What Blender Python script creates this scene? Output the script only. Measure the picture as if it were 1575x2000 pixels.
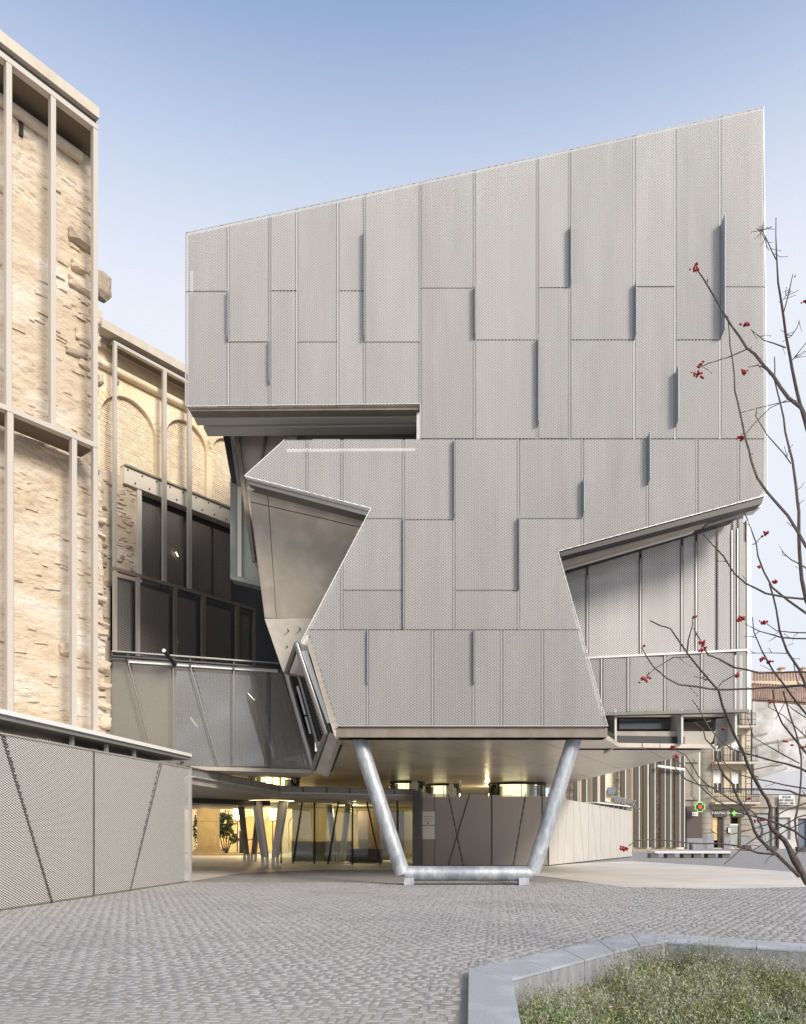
import bpy, bmesh, math, random
import numpy as np
from mathutils import Vector, noise

random.seed(7)
rng = np.random.default_rng(7)
sc = bpy.context.scene
for o in list(bpy.data.objects):
    bpy.data.objects.remove(o)
COL = sc.collection

# ------------------------------------------------------------------ camera, sky, sun, exposure
EYE, FPX, CX, HZ = 1.6, 1500.0, 787.5, 1628.0
cam_d = bpy.data.cameras.new('camera')
cam = bpy.data.objects.new('camera', cam_d)
COL.objects.link(cam)
cam.location = (0, 0, EYE)
cam.rotation_euler = (math.radians(90), 0, 0)
cam_d.sensor_fit = 'VERTICAL'
cam_d.sensor_height = 36.0
cam_d.lens = FPX / 2000.0 * 36.0
cam_d.shift_y = (HZ - 1000.0) / 2000.0
cam_d.clip_start = 0.1
cam_d.clip_end = 2000
sc.camera = cam

SUN_EL, SUN_AZ = math.radians(30), math.radians(145)      # azimuth clockwise from +Y (camera direction)
world = bpy.data.worlds.new('World')
sc.world = world
world.use_nodes = True
wn, wl = world.node_tree.nodes, world.node_tree.links
for n in list(wn):
    wn.remove(n)
w_out = wn.new('ShaderNodeOutputWorld')
w_bg = wn.new('ShaderNodeBackground')
w_sky = wn.new('ShaderNodeTexSky')
w_sky.sky_type = 'NISHITA'
w_sky.sun_disc = False
w_sky.sun_elevation = SUN_EL
w_sky.sun_rotation = SUN_AZ
w_sky.altitude = 200
w_sky.air_density = 1.0
w_sky.dust_density = 3.0
w_sky.ozone_density = 1.5
w_bg.inputs['Strength'].default_value = 0.15
# pale high haze that whitens the sky towards the horizon, the same all round
w_tc = wn.new('ShaderNodeTexCoord'); w_sep = wn.new('ShaderNodeSeparateXYZ'); w_mr = wn.new('ShaderNodeMapRange'); w_mx = wn.new('ShaderNodeMix')
w_mr.interpolation_type = 'SMOOTHSTEP'
w_mr.inputs['From Min'].default_value = .52; w_mr.inputs['From Max'].default_value = .80
w_mr.inputs['To Min'].default_value = 1.0; w_mr.inputs['To Max'].default_value = 0.0
w_mx.data_type = 'RGBA'
w_mx.inputs['B'].default_value = (2.80, 2.92, 3.22, 1)
wl.new(w_tc.outputs['Generated'], w_sep.inputs[0]); wl.new(w_sep.outputs['Z'], w_mr.inputs['Value'])
wl.new(w_mr.outputs[0], w_mx.inputs['Factor']); wl.new(w_sky.outputs[0], w_mx.inputs['A'])
wl.new(w_mx.outputs['Result'], w_bg.inputs['Color'])
wl.new(w_bg.outputs[0], w_out.inputs['Surface'])

sun_d = bpy.data.lights.new('sun', 'SUN')
sun_d.energy = 1.9
sun_d.angle = math.radians(18)
sun_d.color = (1.0, 0.91, 0.79)
sun = bpy.data.objects.new('sun', sun_d)
COL.objects.link(sun)
sdir = Vector((math.sin(SUN_AZ) * math.cos(SUN_EL), math.cos(SUN_AZ) * math.cos(SUN_EL), math.sin(SUN_EL)))
sun.rotation_euler = sdir.to_track_quat('Z', 'Y').to_euler()
sun.location = (20, -20, 40)

sc.view_settings.view_transform = 'Standard'
sc.view_settings.look = 'None'
sc.view_settings.gamma = 1
sc.view_settings.use_curve_mapping = False
sc.view_settings.exposure = 1.0
try:
    sc.cycles.max_bounces = 7
    sc.cycles.transparent_max_bounces = 16
except Exception:
    pass

# ------------------------------------------------------------------ geometry helpers
def at(px, py, Y):
    """the point at depth Y that the photograph shows at pixel (px, py)"""
    return Vector(((px - CX) / FPX * Y, Y, EYE + (HZ - py) / FPX * Y))

def gnd(px, py, z=0.0):
    Y = (EYE - z) * FPX / (py - HZ)
    return Vector(((px - CX) / FPX * Y, Y, z))

class Plane:
    """a vertical plane: origin, horizontal direction u, normal n towards the camera"""
    def __init__(s, ox, oy, ux, uy):
        L = math.hypot(ux, uy)
        s.o = Vector((ox, oy, 0)); s.u = Vector((ux / L, uy / L, 0))
        s.n = Vector((s.u.y, -s.u.x, 0))
    def off(s, d):
        q = s.o + s.n * d
        return Plane(q.x, q.y, s.u.x, s.u.y)
    def tz(s, px, py=HZ):
        dx = (px - CX) / FPX
        t = (dx * s.o.y - s.o.x) / (s.u.x - dx * s.u.y)
        Y = s.o.y + s.u.y * t
        return t, EYE + (HZ - py) / FPX * Y
    def p(s, t, z, n=0.0):
        return s.o + s.u * t + s.n * n + Vector((0, 0, z))
    def hit(s, px, py, n=0.0):
        t, z = s.off(n).tz(px, py)
        return s.off(n).p(t, z)

def plane_px(pxa, Ya, pxb, Yb):
    xa, xb = (pxa - CX) / FPX * Ya, (pxb - CX) / FPX * Yb
    return Plane(xa, Ya, xb - xa, Yb - Ya)

def link(name, me, m=None, parent=None, **kw):
    o = bpy.data.objects.new(name, me)
    COL.objects.link(o)
    if m is not None and me is not None and len(me.materials) == 0:
        me.materials.append(m)
    if parent is not None:
        o.parent = parent
        o.matrix_parent_inverse = inv_of(parent)
    for k, v in kw.items():
        if v is not None:
            o[k] = v
    return o

def world_of(o):
    from mathutils import Matrix
    M = Matrix.LocRotScale(o.location, o.rotation_euler, o.scale)
    if o.parent:
        M = world_of(o.parent) @ o.matrix_parent_inverse @ M
    return M
def inv_of(o):
    return world_of(o).inverted()

def thing(name, label, cat, loc=(0, 0, 0), group=None):
    o = bpy.data.objects.new(name, None)
    COL.objects.link(o)
    o.location = loc
    o.empty_display_size = 0.2
    o['label'] = label; o['category'] = cat
    if group: o['group'] = group
    return o

def tag(o, label, cat, group=None):
    o['label'] = label; o['category'] = cat
    if group: o['group'] = group
    return o

def copy_thing(root, loc, label=None):
    r = root.copy(); COL.objects.link(r); r.location = loc
    if label: r['label'] = label
    for ch in [c for c in bpy.data.objects if c.parent == root]:
        c = ch.copy(); COL.objects.link(c); c.parent = r
        for g in [q for q in bpy.data.objects if q.parent == ch]:
            d = g.copy(); COL.objects.link(d); d.parent = c
    return r

def me_from(verts, faces, name='shape', smooth=False):
    me = bpy.data.meshes.new(name)
    me.from_pydata([tuple(v) for v in verts], [], [tuple(f) for f in faces])
    if smooth:
        me.shade_smooth()
    me.update()
    return me

def me_np(verts, faces, name='shape'):
    """fast mesh of equal-sized faces from numpy arrays"""
    me = bpy.data.meshes.new(name)
    nf, k = faces.shape
    me.vertices.add(len(verts)); me.vertices.foreach_set('co', verts.astype(np.float32).ravel())
    me.loops.add(nf * k); me.loops.foreach_set('vertex_index', faces.astype(np.int32).ravel())
    me.polygons.add(nf)
    me.polygons.foreach_set('loop_start', np.arange(0, nf * k, k, dtype=np.int32))
    me.polygons.foreach_set('loop_total', np.full(nf, k, dtype=np.int32))
    me.update(calc_edges=True)
    return me

class MB:
    """collects boxes, prisms and tubes for ONE mesh"""
    def __init__(s):
        s.v, s.f = [], []
    def add(s, vs, fs):
        b = len(s.v)
        s.v += [Vector(q) for q in vs]
        s.f += [tuple(i + b for i in f) for f in fs]
        return s
    def hexa(s, a):          # 8 corners: bottom ring 0-3, top ring 4-7
        return s.add(a, [(3, 2, 1, 0), (4, 5, 6, 7), (0, 1, 5, 4), (1, 2, 6, 5), (2, 3, 7, 6), (3, 0, 4, 7)])
    def box(s, x0, x1, y0, y1, z0, z1):
        return s.hexa([(x0, y0, z0), (x1, y0, z0), (x1, y1, z0), (x0, y1, z0),
                       (x0, y0, z1), (x1, y0, z1), (x1, y1, z1), (x0, y1, z1)])
    def pbox(s, pl, t0, t1, z0, z1, n0, n1, slant=0.0):
        P = pl.p
        return s.hexa([P(t0, z0, n1), P(t1, z0, n1), P(t1, z0, n0), P(t0, z0, n0),
                       P(t0 + slant, z1, n1), P(t1 + slant, z1, n1), P(t1 + slant, z1, n0), P(t0 + slant, z1, n0)])
    def bar(s, a, b, w, d, up=None):
        """rectangular bar from a to b: w across, d along the second axis"""
        a, b = Vector(a), Vector(b)
        k = (b - a).normalized()
        up = Vector(up) if up is not None else (Vector((0, 1, 0)) if abs(k.y) < .9 else Vector((0, 0, 1)))
        e = k.cross(up).normalized() * w / 2
        g = k.cross(e).normalized() * d / 2
        return s.hexa([a - e - g, a + e - g, a + e + g, a - e + g, b - e - g, b + e - g, b + e + g, b - e + g])
    def prism(s, pts, ext):
        pts = [Vector(q) for q in pts]; ext = Vector(ext); n = len(pts)
        # normal-independent closed prism
        s.add(pts + [q + ext for q in pts],
              [tuple(range(n)), tuple(range(2 * n - 1, n - 1, -1))] +
              [(i, i + n, (i + 1) % n + n, (i + 1) % n) for i in range(n)])
        return s
    def tube(s, pts, radii, seg=10, cap=True):
        pts = [Vector(q) for q in pts]
        if not hasattr(radii, '__len__'): radii = [radii] * len(pts)
        b = len(s.v); n = len(pts)
        prev = None
        for i, q in enumerate(pts):
            d = (pts[min(i + 1, n - 1)] - pts[max(i - 1, 0)]).normalized()
            if prev is None:
                ref = Vector((0, 0, 1)) if abs(d.z) < .9 else Vector((1, 0, 0))
                e = d.cross(ref).normalized()
            else:
                e = (prev - d * prev.dot(d)).normalized()
            prev = e
            g = d.cross(e)
            for k in range(seg):
                a = 2 * math.pi * k / seg
                s.v.append(q + (e * math.cos(a) + g * math.sin(a)) * radii[i])
        for i in range(n - 1):
            for k in range(seg):
                k2 = (k + 1) % seg
                s.f.append((b + i * seg + k, b + i * seg + k2, b + (i + 1) * seg + k2, b + (i + 1) * seg + k))
        if cap:
            s.f.append(tuple(b + k for k in range(seg - 1, -1, -1)))
            s.f.append(tuple(b + (n - 1) * seg + k for k in range(seg)))
        return s
    def mesh(s, name='shape', smooth=False, bevel=0.0):
        me = me_from(s.v, s.f, name)
        bm = bmesh.new(); bm.from_mesh(me)
        bmesh.ops.recalc_face_normals(bm, faces=bm.faces)
        if bevel:
            try:
                bmesh.ops.bevel(bm, geom=list(bm.edges), offset=bevel, segments=1, affect='EDGES', profile=.5)
            except Exception:
                pass
        big = [f for f in bm.faces if len(f.verts) > 4]
        if big: bmesh.ops.triangulate(bm, faces=big)
        if smooth:
            for f in bm.faces: f.smooth = True
            for e in bm.edges:
                if len(e.link_faces) == 2 and e.calc_face_angle(0) > math.radians(50): e.smooth = False
        bm.to_mesh(me); bm.free()
        return me
    def obj(s, name, m, parent=None, smooth=False, bevel=0.0, **kw):
        return link(name, s.mesh(name, smooth, bevel), m, parent, **kw)

def clip_half(poly, a, b, c):
    """keep the part of a 2-D polygon where a*x+b*y<=c"""
    out = []
    for i in range(len(poly)):
        p, q = poly[i], poly[(i + 1) % len(poly)]
        dp, dq = a * p[0] + b * p[1] - c, a * q[0] + b * q[1] - c
        if dp <= 0: out.append(p)
        if (dp < 0 < dq) or (dq < 0 < dp):
            t = dp / (dp - dq)
            out.append((p[0] + (q[0] - p[0]) * t, p[1] + (q[1] - p[1]) * t))
    return out

def area2(poly):
    return .5 * sum(poly[i][0] * poly[(i + 1) % len(poly)][1] - poly[(i + 1) % len(poly)][0] * poly[i][1] for i in range(len(poly)))

def inside_np(x, y, poly):
    c = np.zeros(x.shape, bool)
    n = len(poly)
    for i in range(n):
        x0, y0 = poly[i]; x1, y1 = poly[(i + 1) % n]
        if y0 == y1: continue
        m = ((y0 > y) != (y1 > y)) & (x < (x1 - x0) * (y - y0) / (y1 - y0) + x0)
        c ^= m
    return c

def expanded_mesh(pl, polys, w=.104, h=.047, n0=.0, hole=.66, tilt=None, depth=.010, fit=None):
    """expanded-metal sheet on a plane: one ring of four strands per opening; polys in (t,z), all must contain the cell"""
    base = polys[0]
    xs = [q[0] for q in base]; zs = [q[1] for q in base]
    bx, bz = 0.0, 0.0
    if fit is not None:          # whole number of half cells across the panel, starting at its edge
        fx0, fx1, fz0, fz1 = fit
        w = (fx1 - fx0) / max(2, round((fx1 - fx0) / w * 2)) * 2
        h = (fz1 - fz0) / max(2, round((fz1 - fz0) / h * 2)) * 2
        bx, bz = fx0, fz0
    i0, i1 = int(math.floor((min(xs) - bx) / w * 2)) - 1, int(math.ceil((max(xs) - bx) / w * 2)) + 1
    j0, j1 = int(math.floor((min(zs) - bz) / h * 2)) - 1, int(math.ceil((max(zs) - bz) / h * 2)) + 1
    I, J = np.meshgrid(np.arange(i0, i1), np.arange(j0, j1))
    k = ((I + J) % 2) == 0
    x = bx + I[k] * w / 2; z = bz + J[k] * h / 2
    ok = np.ones(x.shape, bool)
    for p in polys: ok &= inside_np(x, z, p)
    if fit is not None:
        ok &= (x > fx0 + w * .45) & (x < fx1 - w * .45) & (z > fz0 + h * .2) & (z < fz1 - h * .2)
    x, z = x[ok], z[ok]
    if len(x) == 0: return None
    a, b = w / 2, h / 2
    hx, hz = a * hole, b * hole
    # outer diamond (4) and inner hexagon-like opening (4)
    ox = np.array([a, 0, -a, 0, hx, 0, -hx, 0]); oz = np.array([0, b, 0, -b, 0, hz, 0, -hz])
    on = np.array([0, 0, 0, 0, 0, -depth, 0, depth])
    X = x[:, None] + ox; Z = z[:, None] + oz; N = np.broadcast_to(on + n0, X.shape).copy()
    if tilt is not None:
        x0, d0, x1, d1 = tilt
        N += d0 + (d1 - d0) * np.clip((X - x0) / (x1 - x0), 0, 1)
    P = (np.array(pl.o)[None, None, :] + X[..., None] * np.array(pl.u) + N[..., None] * np.array(pl.n))
    P[..., 2] += Z
    V = P.reshape(-1, 3)
    q = np.array([[0, 1, 5, 4], [1, 2, 6, 5], [2, 3, 7, 6], [3, 0, 4, 7]])
    F = (np.arange(len(x)) * 8)[:, None, None] + q[None]
    return me_np(V, F.reshape(-1, 4), 'expanded_metal')

def inset(poly, d):
    """shrink a polygon by d (simple mitre)"""
    n = len(poly); s = 1 if area2(poly) > 0 else -1
    out = []
    for i in range(n):
        a, p, b = Vector(poly[i - 1]), Vector(poly[i]), Vector(poly[(i + 1) % n])
        e1 = (p - a); e2 = (b - p)
        if e1.length < 1e-6 or e2.length < 1e-6: out.append(tuple(p)); continue
        e1.normalize(); e2.normalize()
        n1 = Vector((-e1.y, e1.x)) * s; n2 = Vector((-e2.y, e2.x)) * s
        m = n1 + n2
        L = m.dot(n1)
        if abs(L) < .2: L = .2
        q = p + m * (d / L)
        out.append((q.x, q.y))
    return out

# ------------------------------------------------------------------ materials
MATS = {}
def mat(name, c, rough=.6, metal=0.0, c2=None, scale=3.0, amount=.5, bump=0.0, bscale=20.0, stretch=(1, 1, 1),
        emit=None, estr=0.0, spec=.5, c3=None, scale3=.35, objr=0.0, island=0.0, detail=5.0, alpha=None, trans=0.0, coat=0.0, dist=0.02):
    if name in MATS: return MATS[name]
    m = bpy.data.materials.new(name); MATS[name] = m
    m.use_nodes = True
    nt = m.node_tree; N, L = nt.nodes, nt.links
    p = N['Principled BSDF']
    p.inputs['Roughness'].default_value = rough
    p.inputs['Metallic'].default_value = metal
    p.inputs['Specular IOR Level'].default_value = spec
    p.inputs['Base Color'].default_value = (*c, 1)
    if coat: p.inputs['Coat Weight'].default_value = coat
    if trans:
        p.inputs['Transmission Weight'].default_value = trans
    if emit is not None:
        p.inputs['Emission Color'].default_value = (*emit, 1)
        p.inputs['Emission Strength'].default_value = estr
    geo = N.new('ShaderNodeNewGeometry')
    mp = N.new('ShaderNodeMapping'); mp.inputs['Scale'].default_value = stretch
    L.new(geo.outputs['Position'], mp.inputs['Vector'])
    col = None
    if c2 is not None:
        nz = N.new('ShaderNodeTexNoise'); nz.inputs['Scale'].default_value = scale; nz.inputs['Detail'].default_value = detail
        nz.inputs['Roughness'].default_value = .62
        L.new(mp.outputs[0], nz.inputs['Vector'])
        rp = N.new('ShaderNodeMapRange')
        rp.inputs['From Min'].default_value = .5 - .25 / max(amount, .01) * .5
        rp.inputs['From Max'].default_value = .5 + .25 / max(amount, .01) * .5
        L.new(nz.outputs['Fac'], rp.inputs['Value'])
        mx = N.new('ShaderNodeMix'); mx.data_type = 'RGBA'
        mx.inputs['A'].default_value = (*c, 1); mx.inputs['B'].default_value = (*c2, 1)
        L.new(rp.outputs[0], mx.inputs['Factor'])
        col = mx.outputs['Result']
        if c3 is not None:
            n3 = N.new('ShaderNodeTexNoise'); n3.inputs['Scale'].default_value = scale3; n3.inputs['Detail'].default_value = 4
            L.new(mp.outputs[0], n3.inputs['Vector'])
            r3 = N.new('ShaderNodeMapRange'); r3.inputs['From Min'].default_value = .48; r3.inputs['From Max'].default_value = .66
            L.new(n3.outputs['Fac'], r3.inputs['Value'])
            m3 = N.new('ShaderNodeMix'); m3.data_type = 'RGBA'
            L.new(r3.outputs[0], m3.inputs['Factor']); L.new(col, m3.inputs['A'])
            m3.inputs['B'].default_value = (*c3, 1)
            col = m3.outputs['Result']
    if objr > 0:
        oi = N.new('ShaderNodeObjectInfo'); hv = N.new('ShaderNodeHueSaturation'); ma = N.new('ShaderNodeMapRange')
        ma.inputs['To Min'].default_value = 1 - objr; ma.inputs['To Max'].default_value = 1.0
        L.new(oi.outputs['Random'], ma.inputs['Value']); L.new(ma.outputs[0], hv.inputs['Value'])
        if col is not None: L.new(col, hv.inputs['Color'])
        else: hv.inputs['Color'].default_value = (*c, 1)
        col = hv.outputs[0]
    if island > 0:
        hv = N.new('ShaderNodeHueSaturation')
        ma = N.new('ShaderNodeMapRange')
        ma.inputs['To Min'].default_value = 1 - island; ma.inputs['To Max'].default_value = 1 + island
        L.new(geo.outputs['Random Per Island'], ma.inputs['Value'])
        L.new(ma.outputs[0], hv.inputs['Value'])
        if col is not None: L.new(col, hv.inputs['Color'])
        else: hv.inputs['Color'].default_value = (*c, 1)
        col = hv.outputs[0]
    if col is not None:
        L.new(col, p.inputs['Base Color'])
    if bump > 0:
        nb = N.new('ShaderNodeTexNoise'); nb.inputs['Scale'].default_value = bscale; nb.inputs['Detail'].default_value = 6
        L.new(mp.outputs[0], nb.inputs['Vector'])
        b = N.new('ShaderNodeBump'); b.inputs['Strength'].default_value = bump; b.inputs['Distance'].default_value = dist
        L.new(nb.outputs['Fac'], b.inputs['Height'])
        L.new(b.outputs[0], p.inputs['Normal'])
    return m

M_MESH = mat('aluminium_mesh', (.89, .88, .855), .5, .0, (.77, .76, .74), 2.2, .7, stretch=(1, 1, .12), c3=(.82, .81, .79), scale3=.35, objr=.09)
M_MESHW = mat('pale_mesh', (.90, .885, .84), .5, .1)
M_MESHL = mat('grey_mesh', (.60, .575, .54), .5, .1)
M_MESHD = mat('bronze_mesh', (.60, .555, .51), .5, .4)
M_MESHT = mat('taupe_mesh', (.62, .57, .52), .5, .3)
M_BAT = mat('joint_grey', (.38, .375, .37), .6)
M_BATL = mat('joint_light', (.56, .56, .57), .5)
M_BATD = mat('joint_dark', (.10, .10, .10), .6)
M_FIN = mat('sky_shaded_fin', (.30, .325, .37), .45, .3)  # bluish dark tone: sky shade on the fins is put into the colour
M_TRIM = mat('aluminium_trim', (.52, .51, .49), .4, .4)
M_BODY = mat('dark_insulation', (.035, .034, .033), .9)
M_BODYL = mat('grey_backing', (.075, .073, .07), .8)
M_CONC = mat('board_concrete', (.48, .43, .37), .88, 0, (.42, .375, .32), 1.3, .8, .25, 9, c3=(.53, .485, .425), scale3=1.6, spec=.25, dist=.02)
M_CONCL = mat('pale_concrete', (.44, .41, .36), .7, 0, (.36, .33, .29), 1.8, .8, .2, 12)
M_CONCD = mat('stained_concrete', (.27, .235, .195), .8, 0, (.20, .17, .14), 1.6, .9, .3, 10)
M_SOFF = mat('polished_soffit', (.62, .555, .47), .30, 0, (.46, .40, .325), .7, .9, .22, 1.6, (1, .55, 1), c3=(.56, .50, .42), scale3=.3, dist=.05, spec=.7)
M_STEELG = mat('grey_painted_steel', (.30, .30, .28), .45, .2, (.25, .25, .235), 2, .6)
M_STEELP = mat('pale_painted_steel', (.56, .555, .52), .5, .0)
M_STEELD = mat('dark_steel', (.05, .05, .05), .45, .5)
M_STEELM = mat('mid_steel', (.17, .165, .155), .45, .5)
M_GREENP = mat('pale_green_panel', (.47, .49, .40), .25, .0)
M_TUBE = mat('satin_steel_tube', (.30, .29, .28), .32, .7)
M_GALV = mat('galvanised_steel', (.37, .39, .42), .48, .4, (.52, .55, .59), 9, 1.0, .12, 30, (1, 1, .4), c3=(.27, .295, .335), scale3=2.4)
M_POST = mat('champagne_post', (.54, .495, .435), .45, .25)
M_POSTW = mat('champagne_post_dark', (.27, .225, .18), .6, .2)  # darker champagne; on the post strips it carries the inner side's shade
M_COPE = mat('stone_coping', (.60, .54, .45), .8, 0, (.50, .44, .36), 2.5, .7, .1, 15)
M_SOFFB = mat('brown_soffit_board', (.15, .115, .08), .7)
M_PLAST = mat('cream_rubble_plaster', (.65, .54, .405), .9, 0, (.53, .425, .305), 1.6, .7, .65, 10, (1, 1, 3.0), c3=(.72, .65, .55), scale3=.35, dist=.05)
M_STONE = mat('rubble_stone', (.58, .48, .36), .9, 0, (.44, .355, .26), 2.5, .9, .8, 9, (1, 1, 1.8), island=.22, dist=.04)
M_STONED = mat('weathered_stone', (.42, .345, .26), .9, 0, (.29, .24, .185), 2.0, .9, .8, 8, island=.15, dist=.04)
M_YELL = mat('ochre_plaster', (.84, .70, .49), .9, 0, (.77, .61, .39), 1.0, .8, .6, 8, (1, 1, 1.6), c3=(.88, .76, .57), scale3=.3, dist=.03)
M_BRICK = mat('pale_brick', (.85, .74, .57), .9, 0, (.77, .64, .46), 3, .8, .3, 20, island=.09)
M_LINTEL = mat('cream_steel_lintel', (.76, .71, .60), .5, .1)
M_GLASSD = mat('dark_glass', (.09, .092, .097), .10, 0, spec=.8)
M_WHITE = mat('white_paint', (.80, .80, .78), .45)
M_WHITER = mat('white_metal_edge', (.78, .77, .74), .4, .1)
M_BLACK = mat('black_rubber', (.015, .015, .015), .6)
M_COLM = mat('taupe_painted_column', (.52, .49, .44), .3, .2, spec=.6)
M_ASPH = mat('granite_joint_sand', (.31, .285, .25), .95, 0, (.24, .22, .195), 1.1, .8, .5, 60, dist=.006)
M_SETT = mat('granite_sett', (.35, .343, .338), .75, 0, (.30, .297, .295), 14, .9, .25, 90, island=.10, c3=(.285, .28, .275), scale3=.33, dist=.004)
M_FLOOR = mat('smooth_concrete_floor', (.60, .565, .52), .7, 0, (.53, .495, .45), .8, .8, .1, 30, c3=(.66, .61, .55), scale3=.3)
M_GRAN = mat('grey_granite', (.38, .39, .41), .7, 0, (.29, .30, .32), 45, .9, .2, 120, dist=.003, c3=(.42, .44, .48), scale3=2.0)
M_GRANS = mat('granite_inner_face', (.30, .31, .335), .8, 0, (.22, .225, .24), 9, .9, .3, 60, (1, 1, .35), dist=.004)
M_SOIL = mat('planting_soil', (.06, .05, .035), .95, 0, (.10, .08, .055), 12, .8, .6, 30)
M_BARK = mat('dark_bark', (.055, .043, .038), .8, 0, (.11, .092, .08), 20, .8, .4, 80, dist=.004)
M_BERRY = mat('red_berry', (.33, .010, .012), .35)
M_BUD = mat('dry_bud', (.13, .07, .05), .8)
M_LAMP = mat('warm_lamp', (1, .9, .7), .5, emit=(1.0, .80, .42), estr=7.0)
M_TUBEL = mat('tube_lamp', (1, .95, .8), .5, emit=(1.0, .88, .58), estr=1.8)
M_DRUM = mat('lit_drum_core', (.8, .72, .5), .6, emit=(1.0, .87, .60), estr=1.1)
M_WARMW = mat('warm_lobby_wall', (.62, .52, .32), .8, 0, (.54, .44, .27), .8, .7)
M_PILLAR = mat('ochre_stone_pillar', (.50, .38, .19), .85, 0, (.42, .31, .15), 2, .8, .4, 12)

def glass_mat(name, tint, refl=.12, rough=.02):
    m = bpy.data.materials.new(name); m.use_nodes = True
    nt = m.node_tree; N, L = nt.nodes, nt.links
    for n in list(N): N.remove(n)
    out = N.new('ShaderNodeOutputMaterial'); mx = N.new('ShaderNodeMixShader')
    tr = N.new('ShaderNodeBsdfTransparent'); gl = N.new('ShaderNodeBsdfGlossy')
    fr = N.new('ShaderNodeFresnel'); fr.inputs['IOR'].default_value = 1.5
    ad = N.new('ShaderNodeMath'); ad.operation = 'ADD'; ad.inputs[1].default_value = refl; ad.use_clamp = True
    tr.inputs['Color'].default_value = (*tint, 1)
    gl.inputs['Roughness'].default_value = rough
    L.new(fr.outputs[0], ad.inputs[0]); L.new(ad.outputs[0], mx.inputs[0])
    L.new(tr.outputs[0], mx.inputs[1]); L.new(gl.outputs[0], mx.inputs[2]); L.new(mx.outputs[0], out.inputs['Surface'])
    return m
M_GLASS = glass_mat('clear_glass', (.82, .85, .78), .04)
M_GLASSR = glass_mat('reflective_glass', (.55, .58, .58), .34, .03)

# ------------------------------------------------------------------ ground
def sheet(name, poly, z, m, **kw):
    bm = bmesh.new()
    vs = [bm.verts.new((x, y, z)) for x, y in poly]
    bm.faces.new(vs)
    bmesh.ops.recalc_face_normals(bm, faces=bm.faces)
    bmesh.ops.triangulate(bm, faces=bm.faces)
    me = bpy.data.meshes.new(name); bm.to_mesh(me); bm.free()
    for p in me.polygons:
        if p.normal.z < 0: p.flip()
    return link(name, me, m, **kw)

RIMZ = .09
PO = [gnd(913, 2002, RIMZ), gnd(915, 1892, RIMZ), gnd(1233, 1823.5, RIMZ), gnd(1299, 1823.5, RIMZ), gnd(1575, 1843, RIMZ)]
PI_ = [gnd(1019, 2002, RIMZ), gnd(1001, 1912, RIMZ), gnd(1190, 1856, RIMZ), gnd(1297, 1839, RIMZ), gnd(1575, 1857, RIMZ)]
k = (PO[4] - PO[3]).normalized(); PO.append(PO[4] + k * 2.4)
k = (PI_[4] - PI_[3]).normalized(); PI_.append(PI_[4] + k * 2.0)
PO.append(Vector((PO[-1].x, 3.6, RIMZ))); PO.append(Vector((.42, 3.6, RIMZ)))
PI_.append(Vector((PI_[-1].x, 4.0, RIMZ))); PI_.append(Vector((.86, 4.0, RIMZ)))
outer = [(p.x, p.y) for p in PO]
inner = [(p.x, p.y) for p in PI_]

# ground as four big pieces round the planter hole, made as one mesh
def ground_with_hole(name, bounds, hole, z, m, **kw):
    from mathutils.geometry import tessellate_polygon
    x0, x1, y0, y1 = bounds
    ring = [Vector((x0, y0, z)), Vector((x1, y0, z)), Vector((x1, y1, z)), Vector((x0, y1, z))]
    hl = [Vector((x, y, z)) for x, y in hole]
    tris = tessellate_polygon([ring, hl])
    me = me_from(ring + hl, tris, name)
    for p in me.polygons:
        if p.normal.z < 0: p.flip()
    return link(name, me, m, **kw)
hole = inset(outer, .05)

def paving_material():
    m = bpy.data.materials.new('far_sett_paving'); m.use_nodes = True
    nt = m.node_tree; N, L = nt.nodes, nt.links
    p = N['Principled BSDF']; p.inputs['Roughness'].default_value = .8
    geo = N.new('ShaderNodeNewGeometry')
    mp = N.new('ShaderNodeMapping'); mp.inputs['Rotation'].default_value = (0, 0, .12)
    L.new(geo.outputs['Position'], mp.inputs['Vector'])
    br = N.new('ShaderNodeTexBrick')
    br.inputs['Color1'].default_value = (.30, .305, .32, 1); br.inputs['Color2'].default_value = (.37, .375, .39, 1)
    br.inputs['Mortar'].default_value = (.25, .23, .20, 1)
    br.inputs['Scale'].default_value = 1; br.inputs['Brick Width'].default_value = .19; br.inputs['Row Height'].default_value = .11
    br.inputs['Mortar Size'].default_value = .018
    L.new(mp.outputs[0], br.inputs['Vector'])
    nz = N.new('ShaderNodeTexNoise'); nz.inputs['Scale'].default_value = .5; nz.inputs['Detail'].default_value = 5
    L.new(geo.outputs['Position'], nz.inputs['Vector'])
    mx = N.new('ShaderNodeMix'); mx.data_type = 'RGBA'; mx.blend_type = 'MULTIPLY'
    mr = N.new('ShaderNodeMapRange'); mr.inputs['To Min'].default_value = .0; mr.inputs['To Max'].default_value = .35
    L.new(nz.outputs['Fac'], mr.inputs['Value']); L.new(mr.outputs[0], mx.inputs['Factor'])
    L.new(br.outputs['Color'], mx.inputs['A']); mx.inputs['B'].default_value = (.55, .52, .48, 1)
    L.new(mx.outputs['Result'], p.inputs['Base Color'])
    b = N.new('ShaderNodeBump'); b.inputs['Strength'].default_value = .5; b.inputs['Distance'].default_value = .01
    L.new(br.outputs['Fac'], b.inputs['Height']); b.invert = True; L.new(b.outputs[0], p.inputs['Normal'])
    return m
M_FAR = paving_material()
ground = ground_with_hole('ground', (-300, 300, -60, 900), hole, 0.0, M_FAR, kind='structure')
SAND = (-16, 22, 3, 25)
sand = ground_with_hole('pavement', SAND, hole, 0.004, M_ASPH, kind='structure')

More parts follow.
